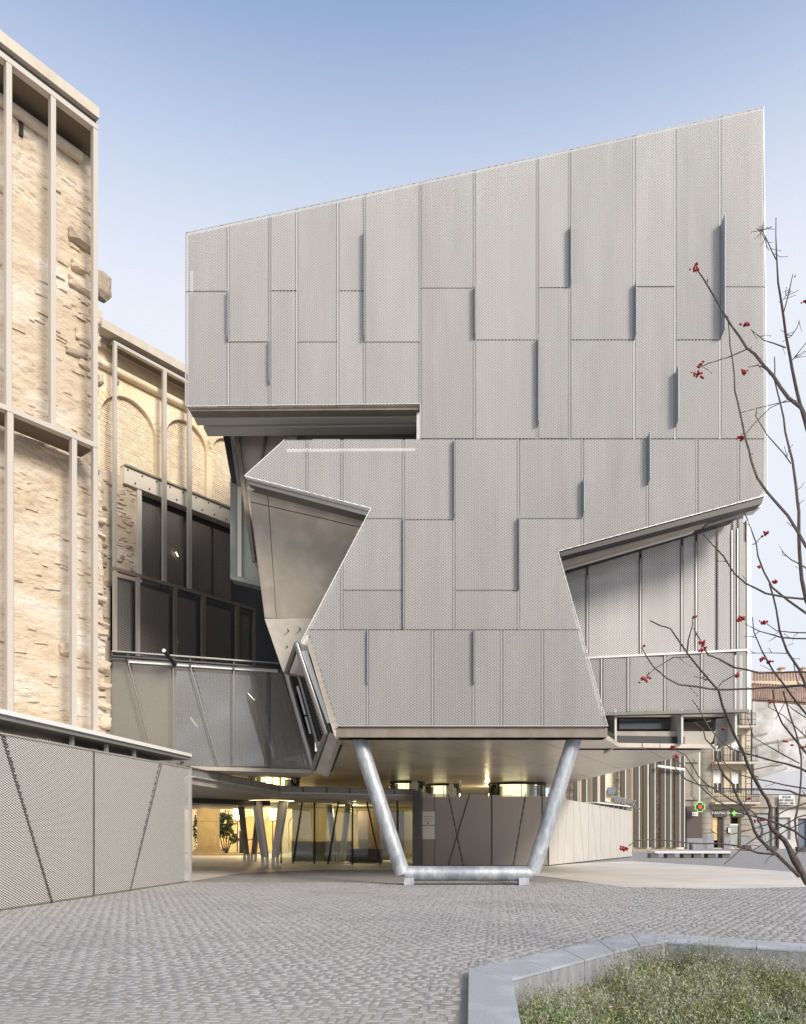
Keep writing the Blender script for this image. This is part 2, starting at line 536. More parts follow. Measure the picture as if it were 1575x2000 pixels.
# left boundary wall (perforated screen) plane, needed for the paving edge
pl4 = plane_px(0, 15.8, 372, 25.5)
floor_poly = [gnd(373, 1722), gnd(470, 1706), gnd(620, 1700), gnd(760, 1699), gnd(900, 1703), gnd(1060, 1712), gnd(1220, 1733), gnd(1400, 1737), gnd(1580, 1733)]
floor_xy = [(p.x, p.y) for p in floor_poly] + [(30, 22.3), (34, 29), (16.5, 29.3)] + \
           [tuple(gnd(a, b)[:2]) for a, b in ((1400, 1692), (1230, 1682), (1085, 1689))] + [(8.2, 62), (-30, 62), (-30, 25.4)]
sheet('concrete_path', floor_xy, 0.010, M_FLOOR, kind='structure')
far_walk = sheet('cross_street', [(-60, 62.2), (120, 62.2), (120, 140), (-60, 140)], .006, mat('street_grey', (.30, .295, .285), .85, 0, (.26, .25, .24), .6, .7), kind='structure')
st = MB().bar(gnd(62, 1775, .016), gnd(-25, 1880, .016), .05, .008, up=(0, 0, 1)).obj('drain_strip', M_TRIM, None)
tag(st, 'thin pale metal strip set in the cobbles by the left perforated wall', 'metal strip')

# setts: basket pattern of small granite blocks, rotated a little
def build_setts():
    rot = math.radians(-7); cr, sr = math.cos(rot), math.sin(rot)
    B = .182
    cells = []
    R = 34
    n = int(R / B)
    r2 = random.Random(3)
    for i in range(-n, n):
        for j in range(0, n):
            u, v = i * B, j * B
            x, y = u * cr - v * sr + 2, u * sr + v * cr + 2
            if y < 5.6 or y > 25: continue
            if abs(x) > .54 * y + .7: continue
            h = noise.noise(Vector((x * .25, y * .25, 3)))
            vert = (i * 7 + j * 13 + int(r2.random() * 3)) % 4 == 0
            for k in range(2):
                if vert:
                    cells.append((u + (k - .5) * B * .5, v, .058, .135))
                else:
                    cells.append((u + (.04 if (j + k) % 2 else -.035), v + (k - .5) * B * .5, .140 if r2.random() < .72 else .09, .056))
    out = []
    hx = np.array([c[0] for c in cells]); hy = np.array([c[1] for c in cells])
    X = hx * cr - hy * sr + 2; Y = hx * sr + hy * cr + 2
    bad = inside_np(X, Y, inset(outer, -.1)) | inside_np(X, Y, inset(floor_xy, .02))
    # left of the perforated wall
    d = (X - pl4.o.x) * pl4.n.x + (Y - pl4.o.y) * pl4.n.y
    bad |= d < .08
    for k, c in enumerate(cells):
        if bad[k]: continue
        if abs(X[k]) > .54 * Y[k] + .3 or Y[k] < 5.9: continue
        out.append((X[k], Y[k], c[2], c[3]))
    return out, rot
setts, rot0 = build_setts()
setts.sort(key=lambda s: s[1])
def sett_template(w, d, r):
    a, b = w / 2, d / 2
    j = lambda s: r.uniform(-s, s)
    base = [(-a + j(.006), -b + j(.006)), (a + j(.006), -b + j(.006)), (a + j(.006), b + j(.006)), (-a + j(.006), b + j(.006))]
    t = .80
    v = [(x, y, 0) for x, y in base] + [(x * (1 - .012 / w * .9), y * (1 - .012 / d * .9), .009 + j(.0018)) for x, y in base]
    f = [(4, 5, 6, 7), (0, 1, 5, 4), (1, 2, 6, 5), (2, 3, 7, 6), (3, 0, 4, 7)]
    return v, f
r3 = random.Random(11)
variants = {}
for (w, d) in {(s[2], s[3]) for s in setts}:
    variants[(w, d)] = []
    for q in range(5):
        v, f = sett_template(w, d, r3)
        me = me_from(v, f, 'cobblestone'); me.materials.append(M_SETT)
        variants[(w, d)].append((me, np.array(v)))
for s in setts[:300]:
    me = r3.choice(variants[(s[2], s[3])])[0]
    o = link('cobblestone', me, None, sand)
    o.location = (s[0], s[1], .004); o.rotation_euler = (r3.uniform(-.03, .03), r3.uniform(-.03, .03), rot0 + r3.uniform(-.07, .07))
rest = setts[300:]
V = np.zeros((len(rest), 8, 3)); 
for i, s in enumerate(rest):
    v = r3.choice(variants[(s[2], s[3])])[1]
    a = rot0 + r3.uniform(-.12, .12); c_, s_ = math.cos(a), math.sin(a)
    V[i, :, 0] = v[:, 0] * c_ - v[:, 1] * s_ + s[0] + r3.uniform(-.007, .007)
    V[i, :, 1] = v[:, 0] * s_ + v[:, 1] * c_ + s[1] + r3.uniform(-.007, .007)
    V[i, :, 2] = v[:, 2] + .004 + r3.uniform(-.002, .003)
Fq = np.array([(4, 5, 6, 7), (0, 1, 5, 4), (1, 2, 6, 5), (2, 3, 7, 6), (3, 0, 4, 7)])
F = (np.arange(len(rest)) * 8)[:, None, None] + Fq[None]
link('cobblestone_field', me_np(V.reshape(-1, 3), F.reshape(-1, 4)), M_SETT, sand, kind='stuff')

# ------------------------------------------------------------------ main museum building
museum = thing('museum_building', 'angular museum clad in pale expanded-metal panels, overhanging the square on a steel prop', 'museum building', (2, 24, 0))
YF = 23.0
plF = Plane(0, YF, 1, 0)
def F2(px, py, Y=YF):
    q = at(px, py, Y); return (q.x, q.z)
OUT_PX = [(363, 455), (1491, 210), (1494, 500), (1498, 857), (1498, 967), (1090, 1077), (1187, 1418), (658, 1418), (603, 1240),
          (589, 1253), (725, 993), (478, 930), (557, 859), (822, 858), (822, 788), (363, 794)]
OUTF = [F2(*q) for q in OUT_PX]
def ytop(px): return 455 + (px - 363) * (210 - 455) / (1491 - 363)

# panels as pixel rectangles (x0, x1, y0, y1)
PAN = []
def colp(x0, x1, *ys):
    for a, b in zip(ys[:-1], ys[1:]): PAN.append((x0, x1, a, b))
T = 150
colp(363, 446, T, 569, 795)
colp(446, 527, T, 668, 795)
colp(527, 580, T, 568, 795)
colp(580, 660, T, 668, 795)
colp(660, 712, T, 568, 795)
colp(712, 821, T, 668, 795)
colp(821, 927, T, 563, 857)
colp(927, 1050, T, 664, 857)
colp(1050, 1113, T, 562, 857)
colp(1113, 1239, T, 664, 857)
colp(1239, 1319, T, 560, 857)
colp(1319, 1407, T, 664, 857)
colp(1407, 1500, T, 560, 857)
# middle band
for x0, x1, ys in ((470, 600, (857, 1013)), (600, 668, (857, 1013)), (668, 788, (857, 1013, 1153, 1230)), (788, 887, (857, 1015, 1230)),
                   (887, 1013, (857, 1153, 1230)), (1013, 1138, (857, 1013, 1230)), (1138, 1265, (857, 1230)), (1265, 1362, (857, 1100)),
                   (1362, 1443, (857, 1100)), (1443, 1500, (857, 1100)), (588, 668, (1013, 1230))):
    colp(x0, x1, *ys)
for x0, x1 in ((590, 718), (718, 845), (845, 925), (925, 980), (980, 1060), (1060, 1190)):
    colp(x0, x1, 1230, 1419)
# fins: (px, y0, y1, depth, px of the next joint on the right)
FINS = [(446, 572, 668, .16, 527), (527, 668, 752, .16, 580), (712, 455, 668, .22, 821), (927, 563, 664, .22, 1050), (1050, 664, 835, .22, 1113),
        (1113, 447, 562, .24, 1239), (1239, 558, 664, .24, 1319), (1319, 728, 835, .30, 1407), (1407, 440, 664, .36, 1500),
        (887, 862, 1013, .20, 1013), (788, 1015, 1229, .12, 887), (1013, 1013, 1153, .22, 1138), (1138, 940, 1010, .24, 1265), (1265, 853, 948, .26, 1362),
        (718, 1232, 1338, .12, 845), (925, 1232, 1338, .16, 980)]
gap = .004
for (x0, x1, y0, y1) in PAN:
    a = F2(x0, y1); b = F2(x1, y0)
    subs = [(y0, y1, 0.0)]
    for (fx, fy0, fy1, dep, nx) in FINS:
        if abs(fx - x0) < 2 and fy0 < y1 - 4 and fy1 > y0 + 4:
            ss = []
            if fy0 > y0 + 6: ss.append((y0, fy0, 0.0))
            ss.append((max(y0, fy0), min(y1, fy1), dep * .8))
            if fy1 < y1 - 6: ss.append((fy1, y1, 0.0))
            pass
    for (sy0, sy1, dep) in subs:
        za, zb = F2(x0, sy1)[1], F2(x0, sy0)[1]
        g1 = gap if sy1 == y1 else 0; g0 = gap if sy0 == y0 else 0
        rect = [(a[0] + gap, za + g1), (b[0] - gap, za + g1), (b[0] - gap, zb - g0), (a[0] + gap, zb - g0)]
        me = expanded_mesh(plF, [[(rect[0][0] - .1, rect[0][1] - .1), (rect[1][0] + .1, rect[1][1] - .1), (rect[2][0] + .1, rect[2][1] + .1), (rect[3][0] - .1, rect[3][1] + .1)], OUTF], fit=(rect[0][0], rect[1][0], rect[0][1], rect[2][1]),
                           n0=random.uniform(-.006, .006), hole=.685)
        if me is None: continue
        fp = link('facade_panel', me, M_MESH, museum)
        if True:
            zt_, zb_ = zb, za
            lim = [z_ for z_ in np.linspace(za, zb, 160) if inside_np(np.array([a[0] + .03]), np.array([z_]), OUTF)[0]]
            if lim: MB().box(a[0] - .017, a[0] + .017, YF + .016, YF + .03, min(lim), max(lim)).obj('joint_batten', M_BATL if (x0 in (446, 580, 660, 1239, 1319, 1407)) else M_BAT, fp)
        if sy1 not in (795, 857, 1419):
            lim = [x_ for x_ in np.linspace(a[0], b[0], 80) if inside_np(np.array([x_]), np.array([za + .02]), OUTF)[0]]
            if lim: MB().box(min(lim), max(lim), YF + .016, YF + .03, za - .012, za + .012).obj('joint_batten', M_BATD, fp)
# joint battens behind the gaps and fins
for (fx, fy0, fy1, dep, nx) in FINS:
    x, z0 = F2(fx, fy1); z1 = F2(fx, fy0)[1]
    s = dep * .35
    mb = MB()
    mb.hexa([(x - .006, YF - dep, z0 + s), (x + .006, YF - dep, z0 + s), (x + .006, YF + .02, z0), (x - .006, YF + .02, z0),
             (x - .006, YF - dep, z1 + s * .5), (x + .006, YF - dep, z1 + s * .5), (x + .006, YF + .02, z1), (x - .006, YF + .02, z1)])
    mb.obj('projecting_fin', M_FIN, museum)
# perimeter trims
def trim(parent, pts_px, Y, w=.03, d=.10, m=M_TRIM, name='edge_trim'):
    for (a, b) in zip(pts_px[:-1], pts_px[1:]):
        MB().bar(at(a[0], a[1], Y + d / 2), at(b[0], b[1], Y + d / 2), w, d, up=(0, 1, 0)).obj(name, m, parent)
trim(museum, [(1491, 210), (1494, 500), (1498, 857), (1498, 967), (1090, 1077), (1187, 1418), (658, 1418)], YF, .02, .05, M_TRIM)
trim(museum, [(363, 455), (1491, 210)], YF + .05, .02, .02, M_BAT)
trim(museum, [(589, 1253), (725, 993), (478, 930), (557, 859)], YF, .022, .05, M_WHITER)
trim(museum, [(822, 857), (822, 789), (363, 794), (363, 455)], YF, .025, .06)
# vertical sub-frame rails seen faintly through the mesh
for px, y0, y1 in ((375, 530, 790), (375, 575, 790)):
    MB().bar(at(px, y0, YF + .3), at(px, y1, YF + .3), .09, .05, up=(0, 1, 0)).obj('inner_post', M_WHITER, museum)
MB().bar(at(560, 880, YF + .28), at(812, 879, YF + .28), .09, .04, up=(0, 1, 0)).obj('inner_rail', M_WHITER, museum)
# insulated core behind the mesh
core_px = [(368, 460), (1487, 216), (1490, 500), (1493, 857), (1492, 960), (1084, 1070), (1178, 1414), (664, 1414), (606, 1245), (597, 1250),
           (735, 988), (487, 926), (560, 866), (828, 864), (828, 784), (368, 788)]
MB().prism([at(a, b, YF + .42) for a, b in core_px], (0, .5, 0)).obj('outer_wall', M_BODY, museum)
# deeper mass of the building (roof slopes with the parapet)
deep = [at(a, b, 25.6) for a, b in ((470, 560), (1400, 350), (1400, 1010), (1080, 1150), (1130, 1330), (690, 1330), (640, 1180), (600, 905), (640, 850), (470, 835))]
MB().prism(deep, (0, 12, 0)).obj('rear_wall', M_CONCD, museum)
upper = [at(a, b, 23.93) for a, b in ((372, 470), (1480, 232), (1480, 770), (372, 770))]
MB().prism(upper, (0, 1.4, 0)).obj('upper_floor_mass', M_BODY, museum)

# slot under the upper volume: channel, stepped steel beams, recessed window
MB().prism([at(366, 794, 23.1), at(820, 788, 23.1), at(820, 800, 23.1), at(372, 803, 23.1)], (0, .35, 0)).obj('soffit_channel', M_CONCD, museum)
MB().prism([at(380, 802, 23.5), at(818, 796, 23.5), at(818, 814, 23.5), at(380, 819, 23.5)], (0, .35, 0)).obj('stepped_beam', M_STEELP, museum)
MB().prism([at(398, 817, 24.0), at(812, 811, 24.0), at(812, 832, 24.0), at(398, 836, 24.0)], (0, .5, 0)).obj('stepped_beam', M_STEELP, museum)
for px in (450, 527, 582, 660, 712):
    MB().prism([at(px, 800, 23.42), at(px + 5, 800, 23.42), at(px + 5, 806, 23.42), at(px, 806, 23.42)], (0, .1, 0)).obj('bracket', M_STEELG, museum)
MB().prism([at(814, 792, 23.25), at(822, 792, 23.25), at(822, 858, 23.25), at(814, 858, 23.25)], (0, 1.0, 0)).obj('reveal_plate', M_WHITER, museum)
MB().prism([at(560, 833, 24.7), at(580, 833, 24.7), at(580, 880, 24.7), at(560, 880, 24.7)], (0, .5, 0)).obj('concrete_pier', M_CONC, museum)
MB().prism([at(580, 834, 24.8), at(815, 832, 24.8), at(815, 842, 24.8), at(580, 843, 24.8)], (0, .2, 0)).obj('window_head', M_STEELM, museum)
MB().tube([at(580, 846, 24.75), at(812, 845, 24.75)], .045, 8).obj('window_rail', M_STEELG, museum, True)
MB().prism([at(578, 842, 25.0), at(820, 841, 25.0), at(820, 900, 25.0), at(578, 900, 25.0)], (0, .05, 0)).obj('window_pane', M_GREENP, museum)

# raking concrete on the left
MB().prism([at(448, 834, 25.3), at(565, 834, 25.3), at(565, 900, 25.3), at(520, 1110, 25.3), at(497, 1100, 25.3), at(478, 935, 25.3)], (0, .5, 0)).obj('raking_wall', M_CONC, museum)
MB().prism([at(519, 832, 25.22), at(524, 832, 25.22), at(512, 905, 25.22), at(508, 905, 25.22)], (0, .06, 0)).obj('wall_joint', M_CONCD, museum)
MB().prism([at(455, 834, 25.1), at(464, 834, 25.1), at(499, 1095, 25.1), at(492, 1095, 25.1)], (0, .2, 0)).obj('raking_edge_beam', M_CONCD, museum)
MB().prism([at(433, 834, 25.8), at(450, 834, 25.8), at(464, 940, 25.8), at(452, 938, 25.8)], (0, .4, 0)).obj('steel_edge', M_STEELD, museum)
MB().prism([at(447, 834, 25.7), at(453, 834, 25.7), at(470, 945, 25.7), at(463, 945, 25.7)], (0, .3, 0)).obj('steel_edge', M_STEELG, museum)
MB().prism([at(450, 935, 26.0), at(463, 940, 26.0), at(463, 1132, 26.0), at(450, 1130, 26.0)], (0, .4, 0)).obj('steel_post', M_STEELG, museum)
MB().prism([at(464, 940, 25.9), at(472, 944, 25.9), at(472, 1126, 25.9), at(464, 1130, 25.9)], (0, .4, 0)).obj('steel_post', M_LINTEL, museum)
MB().prism([at(472, 940, 26.1), at(512, 940, 26.1), at(512, 1142, 26.1), at(472, 1126, 26.1)], (0, .1, 0)).obj('green_panel', M_GREENP, museum)
MB().prism([at(452, 1131, 25.85), at(466, 1125, 25.85), at(512, 1138, 25.85), at(512, 1146, 25.85)], (0, .5, 0)).obj('sill_rail', M_STEELG, museum)
# big tilted soffit: panels with joints between
def quad_panels(corners, us, vs, g, m, name, parent, thick):
    """corners: four 3-D points (tl, tr, br, bl); us, vs: fractions of the joints"""
    tl, tr, br, bl = [Vector(q) for q in corners]
    def P(u, v): return (tl * (1 - u) + tr * u) * (1 - v) + (bl * (1 - u) + br * u) * v
    for i in range(len(us) - 1):
        for j in range(len(vs) - 1):
            a, b, c, d = us[i] + g, us[i + 1] - g, vs[j] + g, vs[j + 1] - g
            MB().prism([P(a, c), P(b, c), P(b, d), P(a, d)], thick).obj(name, m, parent)
tl, tr, br, bl = at(484, 948, 23.85), at(735, 1010, 23.85), at(668, 1212, 25.7), at(517, 1207, 25.7)
MB().prism([tl + Vector((0, .09, .03)), tr + Vector((0, .09, .03)), br + Vector((0, .09, .03)), bl + Vector((0, .09, .03))], (0, .5, .2)).obj('raking_soffit', M_STEELD, museum)
quad_panels((tl, tr, br, bl), (0, .155, 1.0), (0, .115, 1.0), .003, M_CONC, 'soffit_slab', museum, (0, .15, .05))
MB().prism([at(517, 1208, 25.68), at(680, 1208, 25.68), at(640, 1330, 25.2), at(553, 1312, 25.2)], (0, .4, 0)).obj('lower_wall', M_CONCL, museum)
for a, b in ((562, 1229), (585, 1226), (561, 1262)):
    q = at(a, b, 25.35)
    MB().tube([q, q + Vector((0, .3, 0))], .022, 6).obj('tie_hole', M_BLACK, museum)
MB().prism([at(480, 933, 23.1), at(724, 996, 23.1), at(716, 1007, 23.1), at(487, 946, 23.1)], (0, .5, 0)).obj('steel_channel', M_STEELM, museum)
MB().prism([at(483, 952, 23.35), at(492, 944, 23.35), at(497, 956, 23.35), at(484, 955, 23.35)], (0, .08, 0)).obj('end_plate', M_WHITE, museum)
MB().prism([at(478, 931, 23.08), at(725, 994, 23.08), at(723, 999, 23.08), at(481, 936, 23.08)], (0, .06, 0)).obj('steel_lip', M_TRIM, museum)

# tubular steel window box on the left flank
q1, q2, q3, q4 = at(580, 1259, 23.5), at(560, 1314, 25.0), at(612, 1502, 25.0), at(638, 1432, 23.5)
for a, b in ((q1, q2), (q2, q3), (q3, q4), (q4, q1)):
    MB().tube([a, b], .092, 12).obj('tube_frame', M_TUBE, museum, True)
for q in (q1, q2, q3, q4):
    me = bpy.data.meshes.new('ball'); bm = bmesh.new(); bmesh.ops.create_uvsphere(bm, u_segments=10, v_segments=6, radius=.094)
    for v in bm.verts: v.co += q
    for f in bm.faces: f.smooth = True
    bm.to_mesh(me); bm.free(); link('tube_corner', me, M_TUBE, museum)
d1 = Vector((.34, .5, 0))
MB().tube([q2 + d1, q3 + d1], .07, 10).obj('tube_frame', M_TUBE, museum, True)
MB().prism([q + Vector((.3, .9, 0)) for q in (q1, q2, q3, q4)], (.2, .3, 0)).obj('window_backing', M_STEELD, museum)
gl1, gl2, gl3, gl4 = [q + Vector((.22, .42, 0)) for q in (q1, q2, q3, q4)]
MB().prism([gl1 * .55 + gl2 * .45, gl1 * .95 + gl2 * .05, gl4 * .95 + gl3 * .05, gl4 * .55 + gl3 * .45], (.02, .03, 0)).obj('window_pane', M_GLASSD, museum)
for k in range(26):      # slanted louvre blades behind the tubes
    f = (k + .5) / 26
    a = gl1 * (1 - f) + gl4 * f; b = gl2 * (1 - f) + gl3 * f
    MB().bar(a * .94 + b * .06 - Vector((0, .06, 0)), a * .5 + b * .5 - Vector((0, .06, 0)), .035, .03).obj('louvre_blade', M_STEELG, museum)
e = d1 * .6
MB().bar(q2 * .88 + q3 * .12 + e, q2 * .58 + q3 * .42 + e, .07, .03).obj('white_slot_bar', M_WHITE, museum)  # plain white bars inside the window box
MB().bar(q2 * .56 + q3 * .44 + e, q2 * .38 + q3 * .62 + e, .07, .03).obj('white_slot_bar', M_WHITE, museum)
MB().prism([at(588, 1256, 23.35), at(598, 1240, 23.35), at(603, 1240, 23.35), at(600, 1262, 23.35)], (0, .1, 0)).obj('painted_sky_strip', M_WHITE, museum)  # this white piece and the next paint the sky's reflection in glass
MB().prism([at(589, 1272, 23.4), at(600, 1270, 23.4), at(646, 1412, 23.4), at(639, 1412, 23.4)], (0, .05, 0)).obj('painted_sky_strip', M_WHITE, museum)
MB().prism([at(599, 1254, 23.12), at(604, 1244, 23.12), at(660, 1422, 23.12), at(660, 1444, 23.12), at(653, 1436, 23.12)], (0, .3, 0)).obj('slab_end', M_CONC, museum)
MB().prism([at(644, 1430, 23.3), at(660, 1440, 23.3), at(634, 1515, 24.9), at(617, 1507, 24.9)], (.1, .35, 0)).obj('raking_edge_beam', M_CONC, museum)
MB().prism([at(635, 1436, 23.6), at(648, 1434, 23.6), at(622, 1506, 24.95), at(612, 1504, 24.95)], (.1, .3, 0)).obj('dark_gasket', M_STEELD, museum)

# slab edge and soffit
zs = at(0, 1440, YF).z
x0, x1 = at(657, 0, 23.1).x, at(1187, 0, 23.1).x
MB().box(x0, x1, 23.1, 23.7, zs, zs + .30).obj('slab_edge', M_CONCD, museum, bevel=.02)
soff_xy = [(x0 + .05, 23.12), (x1 - .1, 23.12), (7.2, 25.6), (10.55, 26.0), (9.5, 43.5), (8.4, 56), (-15, 56), (-15, 30.6), (-3.1, 30.6), (-2.9, 25.6)]
MB().prism([Vector((x, y, zs + .10)) for x, y in inset(soff_xy, .12)], (0, 0, .3)).obj('soffit_backing', M_STEELD, museum)
a1 = math.radians(62); a2 = math.radians(-24)
def bands(poly, ang, offs):
    ca, sa = math.cos(ang), math.sin(ang)
    res = []
    for lo, hi in zip(offs[:-1], offs[1:]):
        q = clip_half(poly, ca, sa, hi - .014)
        if len(q) > 2: q = clip_half(q, -ca, -sa, -(lo + .014))
        if len(q) > 2 and abs(area2(q)) > .02: res.append(q)
    return res
pieces = bands(soff_xy, a1 - math.pi / 2, [-30 + 2.5 * k for k in range(0, 26)])
fin2 = []
for q in pieces: fin2 += bands(q, a1, [-20 + 3.6 * k for k in range(0, 24)])
for q in fin2:
    MB().prism([Vector((x, y, zs)) for x, y in q], (0, 0, .14)).obj('soffit_panel', M_SOFF, museum)
# right concrete band with steel blades
xa, xb = at(1120, 0, 26).x, at(1398, 0, 26).x
MB().prism([Vector((xa, 26.0, zs)), Vector((xb - .35, 26.0, zs)), Vector((xb - .1, 26.0, zs + .25)), Vector((xb, 26, zs + .58)), Vector((xa, 26.0, zs + .58))], (0, .5, 0)).obj('concrete_band', M_CONCL, museum)
MB().box(xa, xb + 1.0, 26.9, 31, 5.12, 5.5).obj('upper_soffit', M_CONCD, museum)
MB().box(xa, xb + .5, 26.3, 26.9, 5.60, 5.75).obj('upper_soffit', M_CONCL, museum)
MB().box(at(1210, 0, 26.6).x, at(1312, 0, 26.6).x, 26.6, 26.7, at(0, 1424, 26.6).z, at(0, 1404, 26.6).z).obj('slot_window', M_GLASSD, museum)
for px, hh in ((1205, 1458), (1335, 1452), (1440, 1447)):
    q = at(px, hh, 25.6)
    MB().prism([(q.x, 25.6, q.z), (q.x, 25.6, 5.75), (q.x, 27.0, 5.75), (q.x, 27.0, q.z - .12)], (-.07, 0, 0)).obj('steel_blade', M_STEELP, museum)
MB().prism([at(1400, 1404, 26.2), at(1438, 1400, 26.2), at(1440, 1438, 26.2), at(1395, 1458, 26.2)], (0, 1.2, 0)).obj('corner_plate', M_STEELG, museum)

# right-hand volume behind: lower expanded-metal screen
pl6 = Plane(0, 25.5, 1, 0)
def R2(px, py): q = at(px, py, 25.5); return (q.x, q.z)
RV = [R2(*q) for q in ((1080, 1128), (1455, 1012), (1459, 1386), (1150, 1394))]
up = [(1080, 1147), (1147, 1251), (1251, 1332), (1332, 1360), (1360, 1400), (1400, 1430), (1430, 1441), (1441, 1460)]
for (xa_, xb_) in up:
    yj = 1284 - (xa_ - 1150) * .05
    a, b = R2(xa_, yj), R2(xb_, 1000)
    rect = [(a[0] + .02, a[1] + .02), (b[0] - .02, a[1] + .02), (b[0] - .02, b[1]), (a[0] + .02, b[1])]
    me = expanded_mesh(pl6, [rect, RV], w=.11, h=.06, hole=.60, fit=(rect[0][0], rect[1][0], rect[0][1], rect[2][1]))
    if me: link('screen_panel', me, M_MESH, museum)
for (xa_, xb_) in ((1140, 1175), (1175, 1227), (1227, 1299), (1299, 1371), (1371, 1436), (1436, 1460)):
    a, b = R2(xa_, 1400), R2(xb_, 1284 - (xa_ - 1150) * .05)
    rect = [(a[0] + .02, a[1]), (b[0] - .02, a[1]), (b[0] - .02, b[1] - .03), (a[0] + .02, b[1] - .03)]
    me = expanded_mesh(pl6, [rect, RV], w=.11, h=.06, hole=.69, fit=(rect[0][0], rect[1][0], rect[0][1], rect[2][1]))
    if me: link('screen_panel', me, M_MESH, museum)
for px in (1147, 1251, 1332, 1360, 1430, 1441):
    yt = 1128 - (px - 1080) * (116 / 375) + 10
    MB().bar(at(px, yt + 6, 25.46), at(px, 1282 - (px - 1150) * .05, 25.47), .032, .03, up=(0, 1, 0)).obj('screen_mullion', M_TRIM, museum)
for px in (1175, 1227, 1299, 1371):
    MB().bar(at(px, 1288 - (px - 1150) * .05, 25.47), at(px, 1390, 25.47), .03, .02, up=(0, 1, 0)).obj('screen_mullion', M_TRIM, museum)
MB().bar(at(1140, 1285, 25.47), at(1460, 1269, 25.47), .07, .02, up=(0, 1, 0)).obj('screen_transom', M_TRIM, museum)
for px in (1436, 1447):
    MB().bar(at(px, 1280, 25.62), at(px, 1386, 25.62), .06, .10, up=(0, 1, 0)).obj('screen_mullion', M_WHITER, museum)
MB().bar(at(1140, 1397, 25.6), at(1460, 1389, 25.6), .09, .3, up=(0, 1, 0)).obj('edge_trim', M_STEELM, museum)
MB().prism([at(1085, 1092, 26.15), at(1452, 965, 26.15), at(1452, 1384, 26.15), at(1160, 1390, 26.15)], (0, 4.5, 0)).obj('screen_backing_wall', M_BODYL, museum)
MB().prism([at(1459, 1015, 25.5), at(1467, 1020, 25.5), at(1468, 1386, 25.5), at(1460, 1388, 25.5)], (0, 3, 0)).obj('corner_glass', M_WHITER, museum)
0 and MB().prism([at(1370, 1160, 26.1), at(1408, 1130, 26.1), at(1424, 1290, 26.1), at(1362, 1300, 26.1)], (0, .03, 0)).obj('screen_window', M_WHITE, museum)
# raking soffit over it
MB().prism([at(1092, 1078, 23.05), at(1492, 970, 23.05), at(1488, 984, 23.05), at(1096, 1087, 23.05)], (0, .45, 0)).obj('raking_channel', M_STEELD, museum)
MB().prism([at(1094, 1088, 23.5), at(1380, 1008, 23.5), at(1382, 1020, 23.5), at(1098, 1104, 23.5)], (0, .5, 0)).obj('raking_concrete_edge', M_CONC, museum)
MB().prism([at(1097, 1104, 24.0), at(1356, 1030, 24.0), at(1356, 1038, 24.0), at(1100, 1112, 24.0)], (0, .2, 0)).obj('painted_lit_gap', M_WHITER, museum)  # pale strip: the brightness of a lit gap is put into its colour
MB().prism([at(1096, 1106, 24.3), at(1450, 1000, 24.3), at(1470, 960, 24.3), at(1440, 930, 24.3), at(1090, 1060, 24.3)], (0, 1.0, 0)).obj('raking_core', M_STEELD, museum)
MB().prism([at(1380, 1006, 23.6), at(1470, 982, 23.6), at(1460, 1000, 23.6), at(1382, 1024, 23.6)], (0, .3, 0)).obj('steel_gusset', M_STEELG, museum)
for k in range(0):
    px = 1365 + k * 22
    MB().bar(at(px, 1040 - k * 7, 24.2), at(px + 16, 1020 - k * 8, 23.9), .05, .05).obj('steel_gusset', M_STEELG, museum)
MB().prism([at(1468, 976, 23.7), at(1488, 974, 23.7), at(1487, 990, 23.7), at(1468, 992, 23.7)], (0, .6, 0)).obj('end_plate', M_WHITE, museum)
# link block on the left with diagonal joints
pl3 = Plane(at(605, 0, 28.0).x, 28.0, .936, .351)
tL, _ = pl3.tz(216)
tR, _ = pl3.tz(605)
zb = 3.62; 
def L2(px, py): return pl3.tz(px, py)
link_out = [L2(217, 1286), L2(550, 1308), L2(607, 1502), L2(217, 1494)]
jo = [[L2(217, 1280), L2(250, 1280), L2(303, 1500), L2(217, 1500)], [L2(250, 1280), L2(339, 1280), L2(339, 1500), L2(303, 1500)],
      [L2(339, 1280), L2(370, 1280), L2(428, 1502), L2(339, 1502)], [L2(370, 1280), L2(457, 1280), L2(457, 1505), L2(428, 1505)],
      [L2(457, 1280), L2(525, 1280), L2(525, 1505), L2(457, 1505)], [L2(525, 1280), L2(620, 1280), L2(620, 1510), L2(525, 1510)]]
for q in jo:
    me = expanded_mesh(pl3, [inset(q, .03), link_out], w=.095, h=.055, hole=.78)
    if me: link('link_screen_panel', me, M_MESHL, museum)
for (a, b) in (((250, 1290), (303, 1494)), ((339, 1292), (339, 1495)), ((370, 1294), (428, 1497)), ((457, 1300), (457, 1498)), ((525, 1304), (525, 1500)), ((550, 1308), (607, 1502))):
    MB().bar(pl3.hit(*a, .02), pl3.hit(*b, .02), .045, .07, up=pl3.n).obj('link_screen_joint', M_STEELM, museum)
